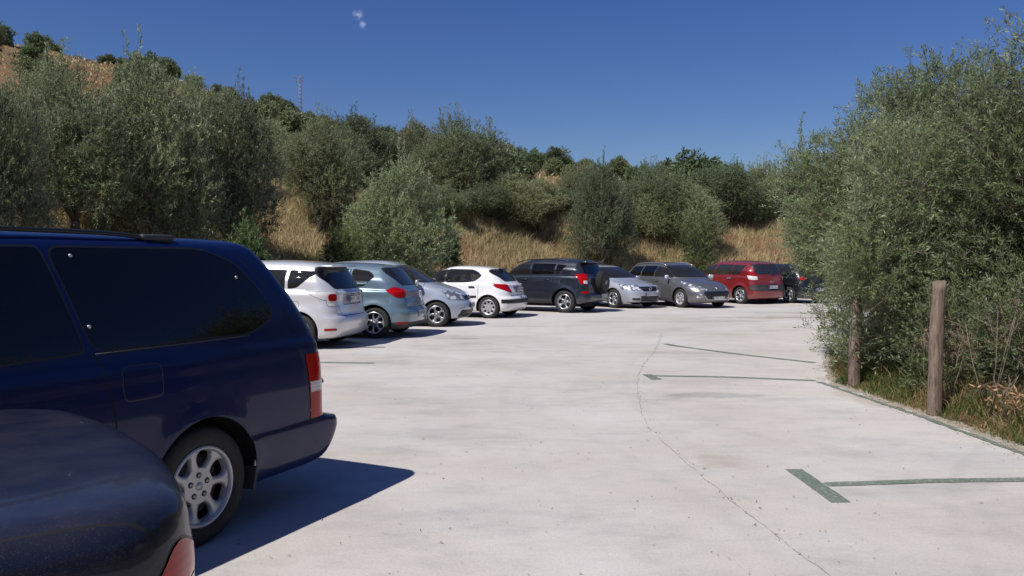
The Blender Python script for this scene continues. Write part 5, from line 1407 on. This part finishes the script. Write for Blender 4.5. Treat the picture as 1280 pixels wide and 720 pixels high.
# =============================== teal hatchback
def teal_hatch():
    L, W, H = 4.28, 1.77, 1.57
    c = Car(L, W, rows_hatch(L, W, H, cowl=(.98, 1.0), head=(1.40, 1.95), rear_belt=.15, rear_top=.52, wt=.60, belt=1.03, bump_r=.07), arch=.07, x0=1.9, wheels=(.78, 3.36), R_=.325, bow_r=.11, belt=1.0, flare=.028, shoulder=[(.93, .012, .05)])
    g = M['glass']
    c.region([side(.80, 1.27), side(.93, 1.38), side(1.30, 1.43), side(1.30, 1.07), side(1.02, 1.08)], 90, 'side_window', g, trim=.010, rad=.05, mirror=True)
    c.region([side(1.40, 1.07), side(2.05, 1.06), side(2.05, 1.42), side(1.40, 1.43)], 90, 'side_window', g, trim=.010, rad=.02, mirror=True)
    c.region([side(2.12, 1.06), side(3.10, 1.04), side(2.55, 1.37), side(2.12, 1.42)], 90, 'side_window', g, trim=.010, rad=.03, mirror=True)
    for sg in (1, -1): c.region([side(1.325, 1.07), side(1.36, 1.07), side(1.36, 1.43), side(1.325, 1.43)], 90 * sg, None, paintslot=4)
    c.region([(.3, -.56, 1.44), (.3, .56, 1.44), (.2, .62, 1.30), (.2, .50, 1.10), (.2, -.50, 1.10), (.2, -.62, 1.30)], 180, 'rear_window', g, trim=.02, rad=.07, thr=.1)
    c.region([(3, -.54, 1.42), (3, .54, 1.42), (3, .72, 1.05), (3, -.72, 1.05)], 0, 'windscreen', g, trim=.02, rad=.05, thr=.1)
    w = c.hw
    c.region([(.50, w, .99), (.36, w, .90), (.22, w - .03, .84), (.09, w - .20, .85), (.10, w - .22, 1.0), (.28, w - .02, 1.06)], 130, 'tail_light', M['red_lens'], trim=.006, rad=.05, thr=.03, push=.006, mirror=True)
    for sg in (1, -1): c.seam([(.2, sg * .66, 1.1), (.1, sg * .63, .9), (.09, sg * .60, .64)], 180, .010)
    c.seam([(.07, -.6, .64), (.07, .6, .64)], 180, .009)
    for sg in (1, -1): c.region([(.5, w * sg, .335), (.02, 0, .335), (.02, 0, .20), (.5, w * sg, .20)], (150) * sg, None, paintslot=3, thr=.02)
    c.region([(.3, w - .03, .30), (.10, w - .20, .30), (.10, w - .20, .345), (.3, w - .03, .345)], 140, 'reflector', M['red_lens'], rad=.015, thr=.03, push=.003, mirror=True)
    door_seams(c, (1.10, 2.08, 3.02), .30, 1.03)
    front_face(c, [(-.3, .70), (.3, .70), (.36, .56), (-.36, .56)], [(-.55, .26), (.55, .26), (.5, .42), (-.5, .42)], (.62, .82), .55, .36)
    c.finish(new_car('hatchback', 'teal-blue hatchback with silver alloy wheel between silver people carrier and silver-blue car'), mats5('altea'))
    for xa in c.wheels:
        for sg in (1, -1): make_wheel(c, xa, sg, 'spoke7', 'alloy', .68)
    wells(c); interior(c, (1.15, 2.15), top=1.18, dash=3.1); handles_and_mirrors(c, (2.28,), .90, PT['altea'], 2.9, 1.04)
    plate(c, .012, .49, True, '3925 DJS', H_=.12); plate(c, L + .004, .45, False, '3925 DJS')
    set_car(c, (-2.84, 16.4), .78, 1, 100); return c
teal_hatch()

# =============================== small silver-blue MPV nose-out
def blue_mpv():
    L, W, H = 4.05, 1.70, 1.62
    c = Car(L, W, rows_hatch(L, W, H, nose=.74, cowl=(.80, 1.05), head=(1.46, 1.75), rear_belt=.10, rear_top=.30, wt=.60, belt=1.05, hoodx=.36, hoodz=.90), arch=.07, x0=1.7, wheels=(.72, 3.30), R_=.305, bow_f=.16, belt=1.05, flare=.022)
    g = M['glass_light']
    c.region([side(.50, 1.12), side(1.15, 1.12), side(1.15, 1.46), side(.62, 1.44)], 90, 'side_window', M['glass'], trim=.010, rad=.04, mirror=True)
    c.region([side(1.22, 1.12), side(2.10, 1.10), side(2.10, 1.46), side(1.22, 1.47)], 90, 'side_window', M['glass'], trim=.010, rad=.03, mirror=True)
    c.region([side(2.17, 1.10), side(2.85, 1.09), side(2.50, 1.41), side(2.17, 1.46)], 90, 'side_window', M['glass'], trim=.010, rad=.03, mirror=True)
    c.region([side(2.92, 1.08), side(3.16, 1.07), side(2.92, 1.22)], 90, 'side_window', M['glass'], trim=.010, rad=.02, mirror=True)
    c.region([(.3, -.55, 1.46), (.3, .55, 1.46), (.2, .62, 1.12), (.2, -.62, 1.12)], 180, 'rear_window', M['glass'], trim=.02, rad=.05, thr=.1)
    c.region([(3, -.56, 1.47), (3, .56, 1.47), (3, .72, 1.09), (3, -.72, 1.09)], 0, 'windscreen', g, trim=.02, rad=.05, thr=.1)
    w = c.hw
    c.region([(.30, w, 1.05), (.28, w, .75), (.06, w - .18, .75), (.1, w - .18, 1.05)], 130, 'tail_light', M['red_lens'], trim=.006, rad=.04, thr=.03, push=.004, mirror=True)
    door_seams(c, (1.05, 2.13, 2.98), .30, 1.06)
    front_face(c, [(-.42, .745), (.42, .745), (.38, .64), (-.38, .64)], [(-.66, .25), (.66, .25), (.6, .40), (-.6, .40)], (.64, .86), .48, .34)
    for sg in (1, -1): c.seam([(L - .85, sg * .66, 1), (L - .42, sg * .60, 1), (L - .22, sg * .50, 1)], 0, .008, view='t', thr=.2)
    c.finish(new_car('small_people_carrier', 'small silver-blue people carrier parked nose out beside the teal hatchback', 'people carrier'), mats5('meriva'))
    for xa in c.wheels:
        for sg in (1, -1): make_wheel(c, xa, sg, 'star5', 'alloy', .68)
    wells(c); interior(c, (1.0, 1.95), top=1.22, dash=2.8, wheel_y=.34); handles_and_mirrors(c, (1.3, 2.3), .92, PT['meriva'], 2.85, 1.08)
    mb = MB(); mb.lathe([(.035, 0), (.045, .006), (.055, 0)], 24, 0, (0, 0, 0), 1); o = mb.build('badge', M['chrome'], c.root); o.location = c.off((L - .085, 0, .70)); o.rotation_euler = (0, 0, R(90))
    plate(c, L + .008, .50, False, '6158 DXT'); plate(c, .0, .5, True, '6158 DXT')
    mb = MB(); mb.tube([c.off((.55, 0, 1.58)), c.off((.35, 0, 1.75))], [.01, .004], 6); mb.build('antenna', M['black'], c.root)
    set_car(c, (-1.83, 19.25), 3.30, -1, 97, rear=False); return c
blue_mpv()

# =============================== white hatchback
def white_hatch():
    L, W, H = 4.03, 1.75, 1.47
    c = Car(L, W, rows_hatch(L, W, H, cowl=(.95, .98), head=(1.33, 1.75), rear_belt=.20, rear_top=.62, wt=.58, belt=.98, bump_r=.10), arch=.10, x0=1.85, wheels=(.72, 3.26), R_=.305, bow_r=.14, belt=.98, flare=.020)
    g = M['glass']
    c.region([side(.95, 1.17), side(1.10, 1.28), side(1.30, 1.345), side(2.02, 1.36), side(2.02, .99), side(1.40, 1.0), side(1.15, 1.04)], 90, 'side_window', g, trim=.012, rad=.05, mirror=True)
    c.region([side(2.08, .99), side(2.95, .98), side(2.80, 1.12), side(2.45, 1.28), side(2.08, 1.35)], 90, 'side_window', g, trim=.012, rad=.04, mirror=True)
    for sg in (1, -1): c.region([side(2.02, 1.0), side(2.08, 1.0), side(2.08, 1.35), side(2.02, 1.35)], 90 * sg, None, paintslot=1)
    c.region([(.3, -.50, 1.345), (.3, .50, 1.345), (.2, .62, 1.24), (.2, .44, 1.03), (.2, -.44, 1.03), (.2, -.62, 1.24)], 180, 'rear_window', g, trim=.018, rad=.06, thr=.1)
    c.region([(3, -.52, 1.33), (3, .52, 1.33), (3, .70, 1.02), (3, -.70, 1.02)], 0, 'windscreen', g, trim=.02, rad=.05, thr=.1)
    w = c.hw
    c.region([(.58, w, .965), (.46, w, .86), (.10, w - .32, .70), (.10, w - .32, .76), (.16, w - .20, .94)], 130, 'tail_light', M['red_lens'], trim=.006, rad=.05, thr=.03, push=.006, mirror=True)
    # black rubbing strip round the bumper
    c.region([(0, -.62, .53), (0, .62, .53), (0, .62, .415), (0, -.62, .415)], 180, 'bumper_strip', M['black'], rad=.03, thr=.35, push=.008)
    c.region([(.30, w, .53), (.30, w, .43), (.06, w - .24, .415), (.06, w - .24, .53)], 135, 'bumper_strip', M['black'], rad=.02, thr=.05, push=.008, mirror=True)
    for sg in (1, -1): c.seam([(.2, sg * .62, 1.05), (.13, sg * .56, .85), (.1, sg * .50, .66)], 180, .010)
    c.seam([(.07, -.5, .645), (.07, .5, .645)], 180, .009)
    c.region([(.1, -.30, .86), (.1, .30, .86), (.1, .26, .72), (.1, -.26, .72)], 180, 'plate_recess', PT['white'], trim=.008, trim_mat=2, rad=.03, thr=.2, push=-.01)
    door_seams(c, (1.02, 2.05, 2.95), .30, .98)
    front_face(c, [(-.4, .60), (.4, .60), (.5, .40), (-.5, .40)], None, (.62, .82), .60, .34)
    c.finish(new_car('hatchback', 'white hatchback seen from the rear with black bumper strip'), mats5('white'))
    for xa in c.wheels:
        for sg in (1, -1): make_wheel(c, xa, sg, 'round8', 'hubcap', .69)
    wells(c); interior(c, (1.1, 2.05), top=1.10, dash=2.95)
    for sg in (1, -1): handle(c, 1.22, .87, w - .012, sg, M['black']); handle(c, 2.2, .87, w - .012, sg, M['black']); mirror(c, 2.80, 1.0, w - .06, sg, PT['white'])
    for sg in (1, -1):
        mb = MB(); mb.box(c.off((1.52, sg * (w + .004), .60)), (.9, .018, .06), 0, None, .008); mb.build('door_strip', M['black'], c.root)
    plate(c, .098, .79, True, '2467 FBN'); plate(c, L + .004, .36, False, '2467 FBN')
    mb = MB(); mb.box(c.off((.62, 0, 1.375)), (.16, .30, .02), 0, None, .008); mb.build('high_brake_lamp', M['black'], c.root)
    wiper(c, (.19, .0, 1.03), (.24, -.36, 1.05))
    mb = MB(); mb.tube([c.off((.12, 0, .93)), c.off((.125, 0, .90)), c.off((.12, .015, .87))], .012, 8); mb.build('badge', M['chrome'], c.root)
    mb = MB(); mb.tube([c.off((.9, 0, 1.44)), c.off((.7, 0, 1.56))], [.01, .004], 6); mb.build('antenna', M['black'], c.root)
    set_car(c, (-.66, 22.15), .72, 1, 111); return c
white_hatch()

# =============================== dark off-roader with spare wheel
def off_roader():
    L, W, H = 4.35, 1.815, 1.69
    c = Car(L, W, rows_hatch(L, W, H, nose=.84, cowl=(1.05, 1.12), head=(1.52, 1.95), rear_belt=.10, rear_top=.34, wt=.66, belt=1.12, sill=.28, hoodx=.42, hoodz=.98, wb=.90), arch=.07, x0=1.7, wheels=(.82, 3.38), R_=.345, archR=.42, bow_r=.08, belt=1.12, flare=.035)
    g = M['privacy']
    c.region([side(.78, 1.46), side(1.12, 1.50), side(1.12, 1.20), side(1.02, 1.20)], 90, 'side_window', g, trim=.012, rad=.03, mirror=True)
    c.region([side(1.17, 1.20), side(1.98, 1.18), side(1.98, 1.52), side(1.17, 1.51)], 90, 'side_window', g, trim=.012, rad=.03, mirror=True)
    c.region([side(2.06, 1.18), side(3.02, 1.16), side(2.62, 1.42), side(2.06, 1.52)], 90, 'side_window', M['glass'], trim=.012, rad=.03, mirror=True)
    c.region([(.3, -.60, 1.54), (.3, .60, 1.54), (.2, .66, 1.20), (.2, -.66, 1.20)], 180, 'rear_window', g, trim=.018, rad=.05, thr=.1)
    c.region([(3, -.56, 1.53), (3, .56, 1.53), (3, .74, 1.16), (3, -.74, 1.16)], 0, 'windscreen', M['glass'], trim=.02, rad=.05, thr=.1)
    w = c.hw
    c.region([(.42, w, 1.20), (.30, w, 1.06), (.24, w, .90), (.06, w - .16, .88), (.10, w - .20, 1.20)], 128, 'tail_light', M['red_lens'], trim=.006, rad=.03, thr=.03, push=.006, mirror=True)
    c.region([(.18, w - .08, 1.00), (.17, w - .08, .91), (.07, w - .16, .90), (.08, w - .16, 1.0)], 128, 'reversing_lens', M['clear_lens'], rad=.02, thr=.03, push=.008, mirror=True)
    c.region([(.22, w - .03, .60), (.20, w - .03, .68), (.04, w - .22, .66), (.04, w - .22, .60)], 130, 'reflector', M['red_lens'], rad=.02, thr=.03, push=.006, mirror=True)
    for sg in (1, -1): c.seam([(.2, sg * .70, 1.5), (.1, sg * .72, 1.2), (.1, sg * .66, .60)], 180, .010)
    c.seam([(.07, -.66, .60), (.07, .66, .60)], 180, .009)
    door_seams(c, (1.22, 2.02, 3.05), .36, 1.14)
    for sg in (1, -1): c.region([(1.2, w * sg, .42), (3.0, w * sg, .42), (3.0, w * sg, .28), (1.2, w * sg, .28)], 90 * sg, None, paintslot=3, thr=.1)
    front_face(c, [(-.45, .86), (.45, .86), (.42, .74), (-.42, .74)], [(-.5, .36), (.5, .36), (.46, .50), (-.46, .50)], (.74, .94), .50, .36)
    c.finish(new_car('off_roader', 'dark slate off-roader with its spare wheel on the tailgate and roof rails', 'off-roader'), mats5('rav'))
    for xa in c.wheels:
        for sg in (1, -1): make_wheel(c, xa, sg, 'star5', 'alloy', .66, .22)
    wells(c); interior(c, (1.15, 2.15), top=1.32, dash=3.1, zfloor=.5, seatz=.62)
    for sg in (1, -1): handle(c, 1.42, 1.02, w - .010, sg, PT['rav']); handle(c, 2.22, 1.02, w - .010, sg, PT['rav']); mirror(c, 2.88, 1.16, w - .06, sg, PT['rav'], 1.1)
    rail(c, .62, 2.65, .60, 1.595, M['black'], arch=.05, h=.055, r=.016)
    mb = MB(); mb.box(c.off((.34, 0, 1.555)), (.22, 1.14, .04), 0, None, .015); mb.build('roof_spoiler', PT['rav'], c.root)
    # spare wheel under a shell cover
    sp = MB(); sp.lathe([(.345, -.02), (.355, .04), (.345, .13), (.32, .165), (.28, .185)], 56, 0, (0, 0, 0), 1); sp.lathe([(.285, .187), (.25, .192), (.10, .196), (.001, .196)], 56, 1, (0, 0, 0), 1); sp.lathe([(.345, -.02), (.10, -.03)], 40, 2, (0, 0, 0), 1)
    so_ = sp.build('spare_wheel_cover', [PT['rav'], M['black'], M['dark']], c.root); so_.location = c.off((.06, -.12, .93)); so_.rotation_euler = (0, 0, R(90))
    mb = MB(); mb.lathe([(.05, .0), (.058, .006), (.066, .0)], 24, 0, (0, 0, 0), 1); mb.lathe([(.001, .002), (.02, .004), (.024, 0)], 16, 0, (0, 0, 0), 1); bd = mb.build('badge', M['chrome'], c.root); bd.location = c.off((-.14, -.12, .93)); bd.rotation_euler = (0, 0, R(90))
    plate(c, .0, .50, True, '5902 FGW', y=-.30); plate(c, L + .004, .55, False, '5902 FGW')
    set_car(c, (1.60, 24.5), .82, 1, 121); return c
off_roader()

# =============================== silver saloon, nose out
def silver_saloon():
    L, W, H = 4.60, 1.80, 1.46; w = W / 2
    rows = [(.28, .30, L - .3, w - .2, .2, .2), (.20, .2, L - .2, w - .1, .2, .25), (.25, .07, L - .08, w - .04, .26, .3), (.36, .015, L - .015, w - .02, .30, .36), (.48, .0, L, w - .01, .30, .40), (.58, .02, L - .02, w - .003, .30, .42),
            (.66, .05, L - .07, w, .30, .42), (.74, .06, L - .16, w - .004, .30, .40), (.86, .08, L - .55, w - .015, .28, .36), (.96, .10, L - .98, w - .04, .26, .32), (1.01, .16, L - 1.08, w - .07, .24, .30), (1.04, .52, L - 1.14, w - .09, .24, .28),
            (1.14, .68, L - 1.32, w - .13, .22, .25), (1.28, .98, L - 1.62, w - .20, .2, .22), (1.37, 1.25, L - 1.88, w - .28, .18, .18), (1.42, 1.5, L - 2.1, w - .36, .15, .15), (1.45, 1.75, L - 2.35, w - .52, .1, .1), (1.46, 2.0, L - 2.55, .03, .02, .02)]
    c = Car(L, W, rows, arch=.04, x0=2.0, wheels=(.98, 3.68), R_=.32, flare=.020, belt=1.0, bow_f=.17)
    g = M['glass']
    c.region([side(1.0, 1.09), side(1.95, 1.06), side(1.95, 1.36), side(1.45, 1.34)], 90, 'side_window', g, trim=.012, rad=.04, mirror=True)
    c.region([side(2.02, 1.06), side(3.20, 1.03), side(2.65, 1.31), side(2.02, 1.36)], 90, 'side_window', g, trim=.012, rad=.04, mirror=True)
    c.region([(1.2, -.52, 1.36), (1.2, .52, 1.36), (.7, .64, 1.09), (.7, -.64, 1.09)], 180, 'rear_window', g, trim=.02, rad=.05, thr=.1)
    c.region([(3, -.56, 1.36), (3, .56, 1.36), (3, .74, 1.03), (3, -.74, 1.03)], 0, 'windscreen', g, trim=.02, rad=.05, thr=.1)
    c.region([(.36, w, .90), (.30, w, .68), (.05, w - .3, .68), (.1, w - .3, .90)], 130, 'tail_light', M['red_lens'], trim=.006, rad=.04, thr=.03, push=.004, mirror=True)
    front_face(c, [(-.42, .725), (.42, .725), (.30, .585), (-.30, .585)], [(-.38, .25), (.38, .25), (.42, .42), (-.42, .42)], (.60, .80), .62, .40)
    c.region([(L, w - .14, .36), (L, w - .44, .36), (L, w - .46, .27), (L, w - .16, .29)], 20, 'fog_light_recess', M['black'], rad=.02, mirror=True, thr=.05)
    for sg in (1, -1): c.seam([(L - 1.05, sg * .72, 1), (L - .5, sg * .66, 1), (L - .22, sg * .50, 1)], 0, .008, view='t', thr=.2)
    door_seams(c, (1.15, 1.98, 3.1), .30, 1.02)
    c.finish(new_car('saloon_car', 'light silver saloon parked nose out between off-roader and grey estate'), mats5('vectra'))
    for xa in c.wheels:
        for sg in (1, -1): make_wheel(c, xa, sg, 'star5', 'alloy', .68)
    wells(c); interior(c, (1.35, 2.35), top=1.10, dash=3.2, wheel_y=-.36); handles_and_mirrors(c, (1.5, 2.3), .88, PT['vectra'], 3.05, 1.0)
    # grille bar and badge
    mb = MB(); mb.tube([c.off((L - .075, -.38, .665)), c.off((L - .055, 0, .655)), c.off((L - .075, .38, .665))], .012, 8); mb.build('grille_bar', M['plastic'], c.root)
    mb = MB(); mb.lathe([(.045, 0), (.056, .008), (.067, 0)], 24, 0, (0, 0, 0), 1); mb.tube([(-.04, .004, .03), (0, .004, -.03), (.04, .004, .03)], .008, 6); o = mb.build('badge', M['chrome'], c.root); o.location = c.off((L - .035, 0, .655)); o.rotation_euler = (0, 0, R(-90))
    plate(c, L + .010, .475, False, '1836 DRP'); plate(c, .0, .5, True, '1836 DRP')
    set_car(c, (3.42, 27.0), 3.68, -1, 143, rear=False); return c
silver_saloon()

# =============================== graphite estate, nose out
def grey_estate():
    L, W, H = 4.50, 1.815, 1.555
    c = Car(L, W, rows_hatch(L, W, H, nose=.68, cowl=(1.05, 1.03), head=(1.41, 2.05), rear_belt=.12, rear_top=.36, wt=.62, belt=1.0, hoodx=.58, hoodz=.88), arch=.06, x0=2.0, wheels=(.85, 3.56), R_=.325, bow_f=.20, belt=1.0, flare=.022)
    g = M['glass']
    c.region([side(.55, 1.08), side(1.25, 1.06), side(1.25, 1.40), side(.62, 1.38)], 90, 'side_window', M['privacy'], trim=.012, rad=.05, mirror=True)
    c.region([side(1.32, 1.06), side(2.05, 1.05), side(2.05, 1.41), side(1.32, 1.41)], 90, 'side_window', M['privacy'], trim=.012, rad=.03, mirror=True)
    c.region([side(2.12, 1.05), side(3.10, 1.03), side(2.60, 1.33), side(2.12, 1.41)], 90, 'side_window', g, trim=.012, rad=.03, mirror=True)
    for sg in (1, -1): c.region([side(2.06, 1.05), side(2.105, 1.05), side(2.105, 1.40), side(2.06, 1.40)], 90 * sg, None, paintslot=4)
    c.region([(.3, -.58, 1.40), (.3, .58, 1.40), (.2, .66, 1.08), (.2, -.66, 1.08)], 180, 'rear_window', M['privacy'], trim=.02, rad=.05, thr=.1)
    c.region([(3, -.58, 1.42), (3, .58, 1.42), (3, .74, 1.05), (3, -.74, 1.05)], 0, 'windscreen', g, trim=.02, rad=.05, thr=.1)
    w = c.hw
    c.region([(.36, w, .98), (.30, w, .78), (.05, w - .2, .78), (.1, w - .2, .98)], 130, 'tail_light', M['red_lens'], trim=.006, rad=.04, thr=.03, push=.004, mirror=True)
    c.region([(L, -.50, .57), (L, .50, .57), (L, .56, .50), (L, .40, .30), (L, -.40, .30), (L, -.56, .50)], 0, 'grille', M['black'], trim=.012, trim_mat=4, rad=.05, thr=.05)
    c.region([(L - .92, w, .90), (L - .72, w, .80), (L - .06, w - .44, .58), (L - .10, w - .50, .64), (L - .40, w - .20, .82)], 42, 'headlight', M['headlamp'], trim=.008, rad=.03, mirror=True, thr=.03, push=.004)
    c.region([(L - .12, w - .12, .50), (L - .05, w - .28, .50), (L - .05, w - .28, .38), (L - .12, w - .12, .36)], 30, 'fog_light', M['headlamp'], trim=.01, trim_mat=4, rad=.02, mirror=True, thr=.05)
    for sg in (1, -1): c.seam([(L - 1.0, sg * .74, 1), (L - .5, sg * .60, 1), (L - .20, sg * .32, 1)], 0, .008, view='t', thr=.2)
    door_seams(c, (1.15, 2.08, 3.05), .30, 1.0)
    c.finish(new_car('estate_car', 'graphite grey estate with silver roof rails and a wide black grille, nose out', 'estate car'), mats5('grey'))
    for xa in c.wheels:
        for sg in (1, -1): make_wheel(c, xa, sg, 'round6', 'hubcap', .66)
    wells(c); interior(c, (1.2, 2.2), top=1.18, dash=3.15, wheel_y=.36)
    for sg in (1, -1): handle(c, 1.5, .90, w - .012, sg, PT['grey']); handle(c, 2.3, .90, w - .012, sg, PT['grey']); mirror(c, 2.98, 1.04, w - .06, sg, M['chrome'] if False else PT['verso'], 1.05)
    rail(c, .60, 2.45, .585, 1.485, M['alloy'], arch=.05, h=.05, r=.017)
    mb = MB(); mb.tube([(0, 0, .045), (0, 0, -.02), (0, .02, -.045)], .016, 8); mb.tube([(0, 0, 0), (0, .045, .02)], .012, 8); o = mb.build('badge', M['chrome'], c.root); o.location = c.off((L - .135, 0, .66))
    plate(c, L + .012, .345, False, '4705 FLM'); plate(c, .0, .55, True, '4705 FLM')
    set_car(c, (5.72, 27.2), 3.56, -1, 153, rear=False); return c
grey_estate()

# =============================== dark red people carrier
def red_mpv():
    L, W, H = 4.26, 1.81, 1.62
    c = Car(L, W, rows_hatch(L, W, H, cowl=(.85, 1.03), head=(1.47, 1.8), rear_belt=.10, rear_top=.26, wt=.62, belt=1.04, wb=.90), arch=.07, x0=1.75, wheels=(.78, 3.46), R_=.32, bow_r=.10, belt=1.04, flare=.030)
    g = M['glass_light']
    c.region([side(.84, 1.10), side(1.22, 1.10), side(1.22, 1.44), side(.66, 1.42)], 90, 'side_window', g, trim=.012, rad=.04, mirror=True)
    c.region([side(1.26, 1.10), side(2.05, 1.09), side(2.05, 1.46), side(1.26, 1.45)], 90, 'side_window', g, trim=.012, rad=.03, mirror=True)
    c.region([side(2.12, 1.09), side(3.12, 1.07), side(2.65, 1.38), side(2.12, 1.46)], 90, 'side_window', g, trim=.012, rad=.03, mirror=True)
    c.region([(.3, -.62, 1.46), (.3, .62, 1.46), (.2, .70, 1.12), (.2, -.70, 1.12)], 180, 'rear_window', g, trim=.022, rad=.06, thr=.1)
    c.region([(3, -.56, 1.47), (3, .56, 1.47), (3, .72, 1.08), (3, -.72, 1.08)], 0, 'windscreen', g, trim=.02, rad=.05, thr=.1)
    w = c.hw
    c.region([(.44, w, 1.07), (.34, w, .92), (.22, w - .02, .90), (.08, w - .18, .90), (.10, w - .18, 1.02)], 128, 'tail_light', M['clear_lens'], trim=.006, rad=.03, thr=.03, push=.006, mirror=True)
    c.region([(.42, w, 1.17), (.34, w, 1.08), (.14, w - .14, 1.06), (.17, w - .14, 1.17)], 128, 'brake_lens', M['red_lens'], rad=.03, thr=.03, push=.004, mirror=True)
    # grey band across tailgate and bumper
    c.region([(.0, -.60, .72), (.0, .60, .72), (.0, .60, .50), (.0, -.60, .50)], 180, 'bumper_band', M['plastic'], rad=.01, thr=.3, push=.005)
    c.region([(.30, w, .70), (.30, w, .54), (.06, w - .29, .50), (.06, w - .29, .72)], 138, 'bumper_band', M['plastic'], rad=.02, thr=.05, push=.005, mirror=True)
    for sg in (1, -1): c.seam([(.2, sg * .74, 1.15), (.1, sg * .70, .90), (.08, sg * .64, .72)], 180, .012)
    door_seams(c, (1.08, 2.08, 3.0), .30, 1.05)
    front_face(c, [(-.4, .66), (.4, .66), (.4, .58), (-.4, .58)], [(-.55, .26), (.55, .26), (.5, .42), (-.5, .42)], (.62, .86), .50, .36)
    c.finish(new_car('people_carrier', 'dark red people carrier seen from the rear with a grey bumper band', 'people carrier'), mats5('red'))
    for xa in c.wheels:
        for sg in (1, -1): make_wheel(c, xa, sg, 'star6', 'alloy', .68)
    wells(c); interior(c, (1.1, 2.1), top=1.22, dash=3.0, mt='cloth_tan')
    for sg in (1, -1): handle(c, 1.32, .95, w - .010, sg, M['hubcap']); handle(c, 2.3, .95, w - .010, sg, PT['red']); mirror(c, 2.9, 1.08, w - .06, sg, PT['red'])
    plate(c, -.012, .635, True, '0566 DLX', W_=.46); plate(c, L + .004, .45, False, '0566 DLX')
    cu = bpy.data.curves.new('lettering', 'FONT'); cu.body = 'SCENIC'; cu.size = .07; cu.align_x = 'CENTER'; cu.extrude = .002
    t_ = text_mesh(cu, M['chrome'], c.root); t_.location = c.off((.055, 0, .80)); t_.rotation_euler = (R(90), 0, R(-90))
    mb = MB(); mb.tube([(0, 0, .045), (0, .03, 0), (0, 0, -.045), (0, -.03, 0), (0, 0, .045)], .007, 6); o = mb.build('badge', M['chrome'], c.root); o.location = c.off((.075, 0, .955))
    mb = MB(); mb.tube([c.off((.75, 0, 1.57)), c.off((.62, 0, 1.70))], [.01, .004], 6); mb.build('antenna', M['black'], c.root)
    wiper(c, (.12, .0, 1.12), (.16, -.42, 1.16))
    set_car(c, (8.45, 29.6), .78, 1, 150); return c
red_mpv()

# =============================== near-black hatchback behind the olive branches, and the one hidden behind the minivan
def plain_hatch(name, label, pk, P, head, text, cat='car'):
    L, W, H = 4.20, 1.74, 1.50
    c = Car(L, W, rows_hatch(L, W, H, rear_belt=.14, rear_top=.46, wt=.59, belt=1.0, head=(1.36, 1.8)), arch=.08, x0=1.8, wheels=(.78, 3.34), R_=.315, bow_r=.10, belt=1.0)
    g = M['glass']
    c.region([side(.80, 1.20), side(1.05, 1.35), side(2.0, 1.37), side(2.0, 1.03), side(1.1, 1.05)], 90, 'side_window', g, trim=.012, rad=.05, mirror=True)
    c.region([side(2.07, 1.03), side(3.05, 1.01), side(2.5, 1.31), side(2.07, 1.37)], 90, 'side_window', g, trim=.012, rad=.03, mirror=True)
    c.region([(.3, -.54, 1.36), (.3, .54, 1.36), (.2, .62, 1.06), (.2, -.62, 1.06)], 180, 'rear_window', g, trim=.02, rad=.05, thr=.1)
    c.region([(3, -.54, 1.36), (3, .54, 1.36), (3, .70, 1.03), (3, -.70, 1.03)], 0, 'windscreen', g, trim=.02, rad=.05, thr=.1)
    w = c.hw
    c.region([(.28, w, .98), (.24, w, .88), (.09, w - .16, .88), (.12, w - .16, .98)], 130, 'tail_light', M['red_lens'], trim=.006, rad=.04, thr=.03, push=.005, mirror=True)
    for sg in (1, -1): c.seam([(.2, sg * .66, 1.1), (.1, sg * .62, .9), (.09, sg * .58, .64)], 180, .010)
    door_seams(c, (1.08, 2.03, 2.95), .30, 1.0)
    front_face(c, [(-.4, .68), (.4, .68), (.4, .58), (-.4, .58)], [(-.55, .26), (.55, .26), (.5, .42), (-.5, .42)], (.62, .82), .50, .36)
    c.finish(new_car(name, label, cat), mats5(pk))
    for xa in c.wheels:
        for sg in (1, -1): make_wheel(c, xa, sg, 'star5', 'alloy', .68)
    wells(c); interior(c, (1.15, 2.1), top=1.12, dash=3.0); handles_and_mirrors(c, (1.3, 2.25), .88, PT[pk], 2.85, 1.02)
    plate(c, .0, .52, True, text); plate(c, L + .004, .45, False, text)
    set_car(c, P, .78, 1, head); return c
plain_hatch('hatchback', 'near-black hatchback half hidden behind the olive branches, last of the car row', 'black', (10.45, 30.2), 152, '9340 CTZ')
plain_hatch('hatchback', 'dark hatchback hidden behind the blue minivan, only its shadow shows', 'rav', (-3.45, 9.55), 66, '2280 BNW')
